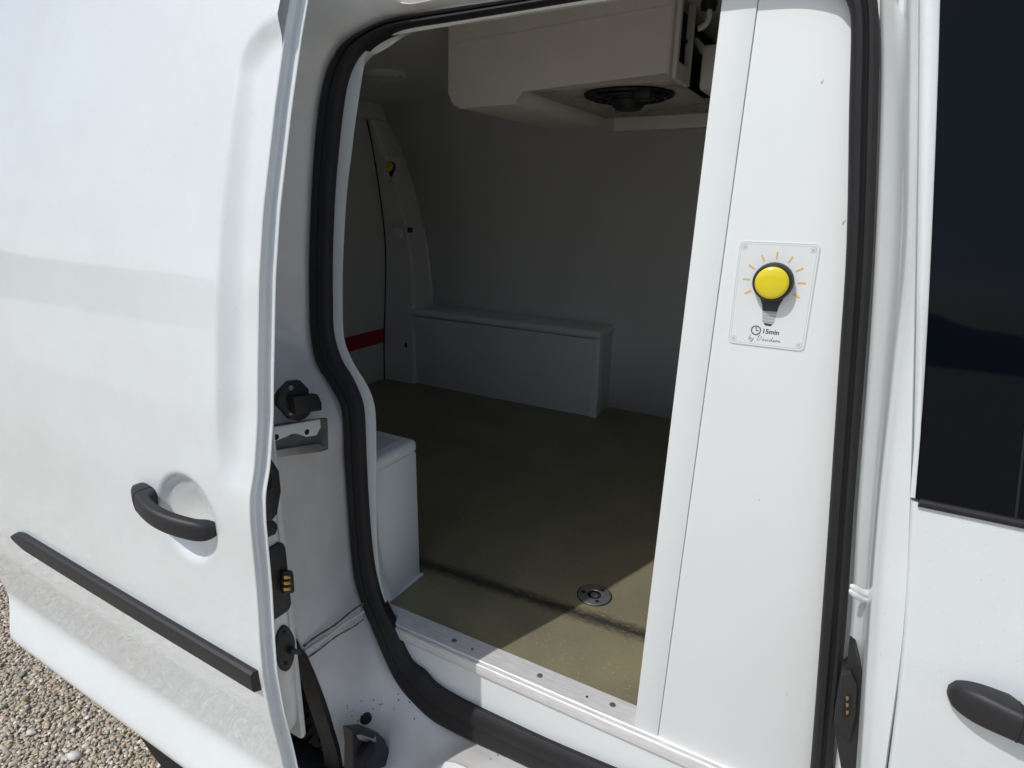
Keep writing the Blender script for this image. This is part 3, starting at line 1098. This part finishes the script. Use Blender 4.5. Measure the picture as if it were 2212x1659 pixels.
    add_box(bm, -0.735, 0.10, -0.036, 0.008, 0.600, 0.6245, 0.0012, 1)
    th = link_bm('threshold', bm, ALU, VAN)
    bm = bmesh.new()
    add_box(bm, -0.735, 0.10, -0.0425, -0.0362, 0.598, 0.6205, 0.003, 3)
    link_bm('rounded_nosing', bm, ALU, th)
    for q in ((853, 1332), (981, 1384), (1166, 1460), (1323, 1523)):
        p = at(*q, Z=.6247)
        s = lathe('screw', [(0.0052, 0.0), (0.0048, .0012), (0.003, .0018), (0.0, .0014)], (p.x, p.y, .6245), (0, 0, 1), STEEL, th, 16)
    for q in ((1020, 1402), (1268, 1505)):
        p = at(*q, Z=.6247)
        lathe('drill_hole', [(0.0022, 0.0), (0.0022, .0004), (0.0, .0004)], (p.x, p.y, .6245), (0, 0, 1), HOLE, th, 10)
    # riser below the threshold
    box('sill_riser', (-0.735, 0.12, -0.034, -0.010, 0.40, 0.5995), PANEL, VAN)
    # front panel that closes the front part of the opening
    fp = box('side_panel', (-0.1532, 0.12, -0.031, 0.010, 0.6246, 1.79), PANEL, VAN, 0.001)
    box('panel_skirt', (-0.159, 0.12, -0.044, 0.0015, 0.592, 0.6248), PANEL, fp) if False else None
    bm = bmesh.new()
    add_box(bm, -0.1905, -0.1537, -0.0328, 0.012, 0.6247, 1.79, 0.0012, 2)
    ct = link_bm('corner_profile', bm, PANEL, VAN)
    for q, r in (((1822, 480), .0022), ((1776, 176), .0016), ((1819, 752), .0018), ((1640, 1080), .0012), ((1700, 1500), .0011)):
        p = at(*q, Y=-.0312)
        bm = bmesh.new()
        bmesh.ops.create_icosphere(bm, subdivisions=2, radius=1)
        for v in bm.verts:
            v.co = Vector((v.co.x * r * .6 + v.co.z * r * .5, v.co.y * .0002, v.co.z * r * (1.2 + .5 * math.sin(3 * v.co.x)))) + p
        link_bm('scuff', bm, mat('scuff_grey', (0.56, 0.56, 0.55), 0.7), fp)
    for ob in (fp, ct):
        for v in ob.data.vertices:
            if v.co.x < 0:
                v.co.x += (v.co.z - 0.62) * 0.0215
    return fp


build_interior()


# ------------------------------------------------------------------ B pillar and front door
def build_front():
    # columns across the pillar: positions down the height (photo rows) and real depth
    rows_y = [-140, 0, 200, 534, 800, 1106, 1373, 1659, 1800]
    cols = [
        ([1890, 1884, 1886, 1876, 1858, 1834, 1815, 1785, 1770], -0.018),
        ([1906, 1900, 1903, 1890, 1874, 1850, 1834, 1802, 1790], -0.020),
        ([1908, 1903, 1905, 1893, 1877, 1854, 1838, 1806, 1794], -0.052),
        ([1918, 1912, 1914, 1903, 1887, 1862, 1846, 1815, 1803], -0.058),
        ([1935, 1930, 1931, 1922, 1904, 1880, 1861, 1836, 1824], -0.066),
        ([1948, 1943, 1943, 1938, 1917, 1889, 1869, 1850, 1838], -0.078),
        ([1957, 1953, 1953, 1949, 1926, 1896, 1876, 1857, 1845], -0.098),
        ([1966, 1962, 1962, 1957, 1936, 1905, 1886, 1866, 1854], -0.107),
        ([1975, 1971, 1971, 1966, 1951, 1925, 1905, 1882, 1868], -0.113),
        ([1985, 1983, 1982, 1977, 1972, 1964, 1949, 1911, 1897], -0.116),
        ([1988, 1986, 1985, 1980, 1975, 1967, 1952, 1914, 1900], -0.108),
        ([1994, 1992, 1991, 1986, 1981, 1973, 1958, 1920, 1906], -0.085)]
    def fy(z):
        return interp(z, [0.40, 0.60, 0.75, 0.90, 0.98, 1.05, 1.14, 1.35, 1.60, 1.75], [-.135, -.150, -.158, -.160, -.158, -.152, -.142, -.122, -.088, -.065])
    curves = []
    for ci, (xs, yd) in enumerate(cols):
        pts = []
        for x, y in zip(xs, rows_y):
            if ci >= 6:
                q = at(x, y, Y=-.14)
                for _ in range(3):
                    q = at(x, y, Y=fy(q.z) + (.030, .016, .008, .003, .008, .03)[ci - 6])
                pts.append(q)
                continue
            dep = yd * interp(y, [0, 900, 1659], [0.78, 1.0, 1.12]) if yd < -0.03 else yd
            pts.append(at(x, y, Y=dep))
        curves.append(catmull(pts, 8))
    loft('door_pillar', curves, PAINT, VAN, thick=0.001, angle=60)
    # front door
    zs = [0.40 + k * (1.134 - 0.40) / 60 for k in range(61)]
    edge_rows = [1083, 1200, 1339, 1500, 1659, 1900]
    edge_x = [1969, 1961, 1953, 1937, 1917, 1885]
    pe = [at(x, y, Y=-.15) for x, y in zip(edge_x, edge_rows)]
    ez = [p.z for p in pe][::-1]
    ex = [p.x for p in pe][::-1]
    X0 = lambda z: interp(z, ez, ex) if z > ez[0] else ex[0]
    zz = np.linspace(0.2, 1.9, 400)
    k = np.exp(-0.5 * (np.arange(-10, 11) / 4.0) ** 2)
    k /= k.sum()
    yy = np.convolve(np.pad([fy(q) for q in zz], 10, mode='edge'), k, mode='valid')
    F = lambda z: float(np.interp(z, zz, yy))
    FB = Vector((0.27, 0, 0.955))

    def surf(x, z):
        y = F(z)
        r = math.hypot((x - FB.x) / .07, (z - FB.z) / .066)
        if r < 1:
            y += 0.024 * (1 - sstep(0.1, 1, r))
        return y
    rows = []
    for z in zs:
        x0 = X0(z)
        row = [Vector((x0 + .004, F(z) + .030, z)), Vector((x0 + .0005, F(z) + .010, z)), Vector((x0, F(z) + .004, z)), Vector((x0 + .0012, F(z) + .0012, z)), Vector((x0 + .004, F(z), z))]
        for q in range(1, 61):
            x = lerp(x0 + .004, 0.95, (q / 60) ** 1.6)
            row.append(Vector((x, surf(x, z), z)))
        rows.append(row)
    fd = loft('front_door', rows, PAINT, VAN, thick=0.0, angle=60)
    fd['label'] = 'white front door with black window and black handle'
    # window frame strip (white) and black glass
    gl = [(2034, -140), (2031, 0), (2024, 233), (2011, 553), (1995, 850), (1977, 1078)]
    g = catmull([at(*p, Y=-.14) for p in gl], 8)
    for p in g:
        p.y = F(p.z) - 0.002
    # keep the measured line while sitting on the real surface
    g = []
    for p in catmull([Vector((a, b, 0)) for a, b in gl], 8):
        q = at(p.x, p.y, Y=-.14)
        for _ in range(4):
            q = at(p.x, p.y, Y=F(q.z) - .002)
        g.append(q)
    inner = [p + Vector((0.0, 0.006, 0)) for p in g]
    rows = []
    for p in g:
        rows.append([Vector((p.x, p.y + .012, p.z)), Vector((p.x, p.y + .001, p.z)), Vector((p.x + .001, p.y, p.z)), Vector((p.x + .1, F(p.z) - .002, p.z)), Vector((p.x + .4, F(p.z) - .002, p.z)), Vector((1.0, F(p.z) - .002, p.z))])
    win = loft('side_window', rows, GLASS, VAN, angle=40)
    # vertical seam in the glass surround
    sm = [Vector((p.x + 0.075 + (1.6 - p.z) * 0.0, F(p.z) - .0024, p.z)) for p in g]
    tube('pillar_trim_seam', sm, 0.0012, HOLE, win, 6)
    rows = []
    fl = catmull([Vector((a, b, 0)) for a, b in [(1990, -140), (1988, 0), (1986, 233), (1981, 553), (1976, 850), (1970, 1082)]], 8)
    for p, e in zip(g, fl):
        q = at(e.x, e.y, Y=-.14)
        for _ in range(4):
            q = at(e.x, e.y, Y=F(q.z))
        x0, z, y = q.x, p.z, F(p.z)
        rows.append([Vector((x0 + .003, y + .030, z)), Vector((x0, y + .006, z)), Vector((x0 + .001, y + .002, z)), Vector((x0 + .005, y, z)), Vector((p.x - .004, y, z)), Vector((p.x + .002, y + .0015, z)), Vector((p.x + .02, y + .006, z))])
    loft('window_frame', rows, PAINT, VAN, angle=60)
    # waist rubber under the glass
    wr = [Vector((x, F(1.134) - .001, 1.1345)) for x in np.linspace(0.085, 0.95, 12)]
    tube('waist_rubber', wr, 0.0045, RUBBER, fd, 8)
    build_handle('door_handle', fd, 0.139, 0.345, 0.957, lambda x, z: F(z), flip=True)
    # white hinge stop clip on the pillar
    bm = bmesh.new()
    p0, p1 = at(1886, 1288, Y=-.070), at(1838, 1270, Y=-.098)
    path = [lerp(p0, p1, t) + Vector((0, 0, 0.004 * math.sin(math.pi * t) * -1)) for t in (0, .25, .5, .75, .92, 1)]
    for dz in (0.0032, -0.0032):
        add_tube(bm, [p + Vector((0, 0, dz)) for p in path], [.0046, .0046, .0046, .0042, .0036, .0016], 10)
    link_bm('stop_clip', bm, PANEL, VAN)
    # black contact block on the pillar
    Q = lambda x, y: (1751 + .3335 * x, 1106 + .3335 * y)
    o1 = [at(*Q(*p), Y=-.088) for p in [(250, 905), (290, 905), (352, 1090), (352, 1200), (300, 1640), (290, 1760), (215, 1760), (150, 1380), (200, 1060), (235, 1040)]]
    cb = prism('contact_block', o1, (0, 0.03, 0), PLASTIC, VAN)
    o2 = [at(*Q(*p), Y=-.096) for p in [(205, 1065), (262, 1042), (300, 1130), (290, 1320), (250, 1480), (215, 1440), (162, 1370)]]
    prism('raised_pad', o2, (0, 0.0085, 0), PLASTIC, cb)
    o3 = [at(*Q(*p), Y=-.0972) for p in [(222, 1205), (240, 1185), (262, 1195), (268, 1250), (255, 1320), (225, 1330), (205, 1310)]]
    prism('contact_slot', o3, (0, 0.0012, 0), HOLE, cb)
    for yy in (1208, 1252, 1300):
        b = [at(*Q(*p), Y=-.0985) for p in [(228, yy - 13), (246, yy - 12), (245, yy + 8), (232, yy + 14)]]
        prism('brass_contact', b, (0, 0.0015, 0), BRASS, cb)


build_front()


# ------------------------------------------------------------------ light switches
def stroke_text(strokes, ox, oz, s, shear=0.25):
    out = []
    for st in strokes:
        pts = [Vector((ox + (x + shear * y) * s, 0, oz + y * s)) for x, y in st]
        out.append(catmull(pts, 4) if len(pts) > 2 else pts)
    return out


# single-stroke handwriting
GL = {
    'b': ([[(0, 1.6), (0.0, 0.1), (0.3, 0), (0.55, 0.3), (0.35, 0.65), (0.05, 0.45)]], 0.75),
    'y': ([[(0, 0.7), (0.08, 0.15), (0.4, 0.1), (0.55, 0.7), (0.45, 0.0), (0.2, -0.7), (-0.1, -0.6), (0.3, -0.1)]], 0.7),
    'D': ([[(0.25, 1.45), (0.1, 0.05)], [(-0.15, 1.2), (0.5, 1.55), (1.1, 1.1), (0.95, 0.4), (0.4, 0.0), (0.0, 0.05)]], 1.35),
    'a': ([[(0.5, 0.6), (0.2, 0.65), (0.02, 0.3), (0.2, 0.02), (0.45, 0.3), (0.5, 0.6), (0.52, 0.1), (0.75, 0.08)]], 0.75),
    'v': ([[(0, 0.6), (0.15, 0.05), (0.3, 0.05), (0.45, 0.6), (0.65, 0.5)]], 0.65),
    'i': ([[(0.05, 0.6), (0.08, 0.1), (0.3, 0.05)], [(0.12, 0.95), (0.16, 1.0)]], 0.4),
    'd': ([[(0.5, 0.6), (0.15, 0.62), (0.02, 0.25), (0.25, 0.02), (0.5, 0.4), (0.62, 1.5), (0.55, 0.1), (0.8, 0.08)]], 0.8),
    's': ([[(0.05, 0.1), (0.3, 0.65), (0.4, 0.3), (0.25, 0.02), (0.05, 0.08), (0.6, 0.1)]], 0.62),
    'o': ([[(0.35, 0.6), (0.08, 0.45), (0.1, 0.05), (0.4, 0.1), (0.42, 0.5), (0.3, 0.6), (0.7, 0.5)]], 0.72),
    'n': ([[(0.0, 0.6), (0.05, 0.05), (0.25, 0.55), (0.4, 0.5), (0.45, 0.08), (0.8, 0.1)]], 0.8),
}


def text_mesh(body, size, bold):
    cu = bpy.data.curves.new('lettering', 'FONT')
    cu.body = body
    cu.size = size
    cu.offset = bold
    cu.align_x = 'LEFT'
    tmp = bpy.data.objects.new('lettering', cu)
    COL.objects.link(tmp)
    bpy.context.view_layer.update()
    dg = bpy.context.evaluated_depsgraph_get()
    me = bpy.data.meshes.new_from_object(tmp.evaluated_get(dg))
    bpy.data.objects.remove(tmp)
    return me


def build_switch(loc, rx, label):
    """local frame: x right, z up, -y out of the wall; plate 87 x 124 mm"""
    T = empty('light_switch', loc, label, 'light switch', 'light switches with a yellow button')
    made = []

    def keep(o):
        made.append(o)
        return o
    w, h, r = 0.0435, 0.062, 0.006

    def rrect(w, h, r, y):
        pts = []
        for cx, cz, a0 in ((w - r, h - r, 0), (-w + r, h - r, 90), (-w + r, -h + r, 180), (w - r, -h + r, 270)):
            for k in range(7):
                a = math.radians(a0 + 15 * k)
                pts.append(Vector((cx + r * math.cos(a), y, cz + r * math.sin(a))))
        return pts
    plate = prism('plate', rrect(w, h, r, 0.0), (0, -0.0008, 0), STICKER, T)
    for (ww, hh, rr, rad, m) in ((w - .0006, h - .0006, r, 0.00026, LIGHTINK), (w - .0028, h - .0028, r - .0015, 0.00022, LIGHTINK)):
        bm = bmesh.new()
        add_tube(bm, rrect(ww, hh, rr, -0.0008), rad, 5, closed=True)
        link_bm('printed_border', bm, m, plate)
    # bulb shaped bezel + neck
    bc = Vector((-0.0005, 0, 0.017))
    R = 0.0225
    outline = []
    for k in range(37):
        a = math.radians(-52 + k * (284 / 36.0))
        outline.append(Vector((bc.x + R * math.cos(a), -0.0012, bc.z + R * math.sin(a))))
    neck_l = [(-0.0118, -0.0052), (-0.0098, -0.0098), (-0.0086, -0.0140), (-0.0083, -0.0180)]
    for x, z in neck_l:
        outline.append(Vector((x, -0.0012, z)))
    for x, z in neck_l[::-1]:
        outline.append(Vector((-x, -0.0012, z)))
    prism('bulb_neck', outline, (0, -0.0004, 0), INK, T)
    lathe('bezel', [(0.0222, 0.001), (0.0222, 0.010), (0.0212, 0.0135), (0.0196, 0.0150), (0.0188, 0.0142), (0.0186, 0.012)], bc, (0, -1, 0), PLASTIC, T, 48)
    lathe('button', [(0.0185, 0.010), (0.0185, 0.0165), (0.0176, 0.0180), (0.0150, 0.0190), (0.008, 0.0198), (0.0, 0.0200)], bc, (0, -1, 0), YELLOW, T, 48)
    # screw base of the bulb, printed
    for k in range(5):
        z1 = -0.0182 - 0.0036 * k
        ww = 0.0080 - (0.0004 * k if k < 4 else 0.0028)
        pts = [Vector((-ww, -.0010, z1)), Vector((ww, -.0010, z1 - .0005)), Vector((ww * (0.97 if k < 4 else .6), -.0010, z1 - .0031)), Vector((-ww * (0.97 if k < 4 else .6), -.0010, z1 - .0027))]
        prism('bulb_thread', pts[::-1], (0, -0.0002, 0), GREYINK if k < 4 else INK, T)
    # rays
    for k in range(9):
        a = math.radians(-28 + k * (236 / 8.0))
        d = Vector((math.cos(a), 0, math.sin(a)))
        t = Vector((-math.sin(a), 0, math.cos(a)))
        p = bc + Vector((0, -.0010, 0))
        pts = [p + d * .0262 + t * .0009, p + d * .0345 + t * .0009, p + d * .0345 - t * .0009, p + d * .0262 - t * .0009]
        prism('ray', pts, (0, -0.0002, 0), RAYINK, T)
    # clock
    cc = Vector((-0.0125, -.0010, -0.0425))
    bm = bmesh.new()
    ring = [cc + Vector((0.0052 * math.cos(2 * math.pi * k / 28), 0, 0.0052 * math.sin(2 * math.pi * k / 28))) for k in range(28)]
    add_tube(bm, ring, 0.00058, 5, closed=True)
    add_tube(bm, [cc, cc + Vector((0, 0, .0038))], 0.00045, 5)
    add_tube(bm, [cc, cc + Vector((.0030, 0, 0))], 0.00045, 5)
    link_bm('clock_symbol', bm, INK, T)
    me = text_mesh('15min', 0.0078, 0.00014)
    me.materials.append(INK)
    o = bpy.data.objects.new('minutes_lettering', me)
    COL.objects.link(o)
    o.parent = T
    o.location = (-0.0055, -0.00115, -0.0452)
    o.rotation_euler = (math.radians(90), 0, 0)
    # signature
    bm = bmesh.new()
    cx = -0.0195
    s = 0.0038
    for word in ('by', 'Davidson'):
        for ch in word:
            st, adv = GL[ch]
            for poly in stroke_text(st, cx, -0.0545, s):
                add_tube(bm, [p + Vector((0, -.0009, 0)) for p in poly], 0.00020, 4)
            cx += adv * s * (1.12 if word == 'by' else 1.18)
        cx += 0.8 * s
    link_bm('signature_lettering', bm, INK, T)
    # printed screw heads in the corners
    for sx, sz, an in ((-1, 1, 60), (1, 1, 10), (-1, -1, 55), (1, -1, 10)):
        c = Vector((sx * 0.0368, -.0009, sz * 0.0550))
        bm = bmesh.new()
        add_tube(bm, [c + Vector((.0030 * math.cos(2 * math.pi * k / 20), 0, .0030 * math.sin(2 * math.pi * k / 20))) for k in range(20)], 0.00022, 4, closed=True)
        link_bm('printed_screw', bm, LIGHTINK, T)
        a = math.radians(an)
        d, t = Vector((math.cos(a), 0, math.sin(a))), Vector((-math.sin(a), 0, math.cos(a)))
        for off in (-.0007, .0007):
            q = c + t * off
            prism('screw_slot', [q + d * .0015 + t * .0003, q - d * .0015 + t * .0003, q - d * .0015 - t * .0003, q + d * .0015 - t * .0003], (0, -.0002, 0), GREYINK, T)
    T.location = loc
    T.rotation_euler = (rx, 0, 0)
    T.scale = (0.965, 0.965, 0.965)
    return T


build_switch((-0.0795, -0.0311, 1.3005), 0, 'yellow push-button light switch on the sunlit white panel right of the opening')
build_switch((-1.702, 1.2435, 1.505), math.radians(-8), 'dim yellow push-button light switch on the rear pillar deep inside the dark van')


# ------------------------------------------------------------------ cooling unit
def build_cooler():
    T = empty('cooling_unit', (-.6, .7, 1.76), 'beige cooling unit with a black fan hanging from the van ceiling', 'cooling unit')
    fy = 0.42
    xl, xr = at(965, 60, Y=fy).x, at(1452, 80, Y=fy).x
    zl = at(1050, 229, Y=fy).z
    xs = at(1119, 215, Y=fy).x
    zr = at(1300, 177, Y=fy).z
    yb = 0.93
    bm = bmesh.new()
    add_box(bm, xl, xs, fy + .010, yb, zl + .001, 1.7645, 0.030, 5)
    link_bm('end_chamber', bm, CREAM, T)
    rr = 0.030
    ol = [Vector((xl, fy + .022, 1.7640))]
    for k in range(6):
        a = math.radians(180 + 18 * k)
        ol.append(Vector((xl + .001 + rr + rr * math.cos(a), fy + .022, zl - .001 + rr + rr * math.sin(a))))
    ol += [Vector((xs, fy + .022, zl - .001)), Vector((xs + .006, fy + .022, zr)), Vector((xr, fy + .022, zr)), Vector((xr, fy + .022, 1.7640))]
    bm = bmesh.new()
    add_prism(bm, ol, Vector((0, -.022, 0)), 0.006)
    link_bm('front_cover', bm, CREAM, T, angle=16)
    # moulded crease in the cover
    a, b = at(980, 94, Y=fy - .0005), at(1448, 12, Y=fy - .0005)
    tube('moulded_crease', [a, lerp(a, b, .5), b], 0.0014, CREAM, T, 6)
    # underside tray with round fan opening
    cx, cy, R = -0.490, 0.60, 0.098
    x0, x1, y0, y1 = xs + .001, xr, fy + .0165, yb
    ring, rect = [], []
    N = 48
    for k in range(N):
        a = 2 * math.pi * k / N
        d = Vector((math.cos(a), math.sin(a), 0))
        ring.append(Vector((cx, cy, zr + .006)) + d * R)
        tx = ((x1 - cx) / d.x) if d.x > 1e-6 else ((x0 - cx) / d.x if d.x < -1e-6 else 1e9)
        ty = ((y1 - cy) / d.y) if d.y > 1e-6 else ((y0 - cy) / d.y if d.y < -1e-6 else 1e9)
        rect.append(Vector((cx, cy, zr + .001)) + d * min(tx, ty))
    ringu = [p + Vector((0, 0, .05)) for p in ring]
    loft('underside_tray', [rect, [lerp(a_, b_, .93) for a_, b_ in zip(rect, ring)], ring, ringu], RUST, T, closed=True, thick=0.002)
    box('rear_tray_lip', (xs + .02, xr - .01, yb - .005, yb + .02, zl - .004, zr + .03), CREAM, T, 0.003)
    box('fan_shroud_back', (x0, x1, y0 + .01, yb - .01, zr + .075, zr + .08), HOLE, T)
    # fan: motor, cage rings and blades
    fan = lathe('fan_motor', [(0.0, -.034), (0.026, -.032), (0.034, -.024), (0.038, -.008), (0.045, .02), (0.0, .02)], (cx, cy, zr + .004), (0, 0, 1), PLASTIC, T, 24)
    for rr, zz in ((0.094, -.002), (0.078, -.008), (0.062, -.011), (0.046, -.014)):
        tube('guard_ring', [Vector((cx + rr * math.cos(2 * math.pi * k / 36), cy + rr * math.sin(2 * math.pi * k / 36), zr + .003 + zz)) for k in range(36)], 0.0028, PLASTIC, fan, 6, closed=True)
    for k in range(8):
        a = 2 * math.pi * k / 8 + .2
        d = Vector((math.cos(a), math.sin(a), 0))
        tube('guard_spoke', [Vector((cx, cy, zr - .012)) + d * .03, Vector((cx, cy, zr - .004)) + d * .07, Vector((cx, cy, zr + .003)) + d * .096], 0.003, PLASTIC, fan, 6)
    for k in range(7):
        a = 2 * math.pi * k / 7
        d, t = Vector((math.cos(a), math.sin(a), 0)), Vector((-math.sin(a), math.cos(a), 0))
        c = Vector((cx, cy, zr + .016))
        pts = [c + d * .034 + t * .012 + Vector((0, 0, .008)), c + d * .090 + t * .030 + Vector((0, 0, .010)), c + d * .090 - t * .022 - Vector((0, 0, .008)), c + d * .034 - t * .012 - Vector((0, 0, .008))]
        prism('fan_blade', pts, (0, 0, .002), PLASTIC, fan)
    box('terminal_box', (cx + .035, cx + .075, cy - .085, cy - .045, zr - .020, zr + .004), PLASTIC, T, 0.006)
    # right-hand end flange: frame with an open window
    fz1 = 1.764
    bm = bmesh.new()
    ye = at(1490, 188, Z=zr).y
    for ext in ((xr - .004, xr + .008, fy + .0165, fy + .030, zr, fz1), (xr - .004, xr + .008, ye - .014, ye, zr, fz1), (xr - .004, xr + .008, fy + .0301, ye - .0141, zr, zr + .030)):
        add_box(bm, *ext, bev=0.001, seg=1)
    link_bm('end_flange', bm, CREAM, T)
    box('shade_inset', (xr - .05, xr - .02, fy + .03, yb - .03, zr + .032, 1.76), HOLE, T)  # dark box put in as the shade inside the end window
    box('side_duct', (xr + .02, xr + .11, ye + .02, yb + .1, zr - .004, 1.70), CREAM, T, 0.008)
    # brace, pipe and clamp at the right
    p = at(1512, 62, Y=.52)
    tube('refrigerant_pipe', catmull([at(1534, 6, Y=.52), at(1533, 25, Y=.52), at(1530, 42, Y=.52), at(1521, 56, Y=.52), at(1508, 62, Y=.52)], 5), 0.0055, CREAM, T, 8)
    lathe('pipe_nut', [(0.0, -.01), (0.014, -.01), (0.016, 0), (0.014, .010), (0.0, .01)], at(1532, 8, Y=.52), (0.1, 0, 1), PLASTIC, T, 12)
    tube('brace', [at(1500, 88, Y=.62), at(1545, 135, Y=.62)], 0.008, CREAM, T, 8)
    for q in ((1163, 208), (1472, 184), (1308, 256)):
        c = at(*q, Z=zr)
        lathe('screw', [(0.0, -.002), (0.004, -.0015), (0.005, .001)], (c.x, c.y, zr + .001), (0, 0, 1), STEEL, T, 12)
    for q in ((1016, 0),):
        pass


build_cooler()


def build_lamp_and_drain():
    c = at(833, 157, Z=1.7645)
    T = empty('ceiling_lamp', c, 'flat round white lamp on the dark ceiling near the rear of the van', 'lamp')
    lathe('rim', [(0.062, 0.0), (0.062, .010), (0.056, .014), (0.052, .012)], c, (0, 0, -1), PANEL, T, 40)
    lathe('diffuser', [(0.0525, .008), (0.048, .013), (0.03, .016), (0.0, .017)], c, (0, 0, -1), LINER, T, 40)
    lathe('screw', [(0.0, .016), (0.003, .015), (0.003, .010)], c + Vector((.055, .0, 0)), (0, 0, -1), HOLE, T, 10)
    d = at(1284, 1286, Z=.62)
    T = empty('floor_drain', d, 'small round grey drain with three screws set in the olive floor', 'drain')
    lathe('flange', [(0.0345, .0003), (0.0335, .0022), (0.030, .0028), (0.016, .0028), (0.0145, .0015)], d, (0, 0, 1), STEEL, T, 40)
    lathe('dark_joint', [(0.0365, .0002), (0.0365, .0009), (0.0340, .0009)], d, (0, 0, 1), HOLE, T, 40)
    lathe('drain_hole', [(0.0147, .0016), (0.0147, .0009), (0.0, .0008)], d, (0, 0, 1), HOLE, T, 28)
    lathe('plug', [(0.0080, .0009), (0.0078, .0018), (0.0, .0022)], d, (0, 0, 1), STEEL, T, 20)
    for a in (65, 190, 305):
        p = d + Vector((0.0235 * math.cos(math.radians(a)), 0.0235 * math.sin(math.radians(a)), 0))
        lathe('screw', [(0.0044, .0026), (0.0044, .0034), (0.0, .0030)], p, (0, 0, 1), HOLE, T, 14)


build_lamp_and_drain()

# give each thing's Empty its place at the base while keeping its parts where they stand
bpy.context.view_layer.update()
for o in COL.objects:
    if o.type == 'EMPTY' and o.name.startswith(('delivery_van', 'cooling_unit', 'ceiling_lamp', 'floor_drain')):
        base = {'delivery_van': Vector((-0.6, 0.7, 0.0)), 'cooling_unit': Vector((-.6, .68, 1.60)), 'ceiling_lamp': at(833, 157, Z=1.7645), 'floor_drain': at(1284, 1286, Z=.62)}[o.name.split('.')[0]]
        o.location = base
        for ch in COL.objects:
            if ch.parent == o:
                ch.matrix_parent_inverse = Matrix.Translation(-base)
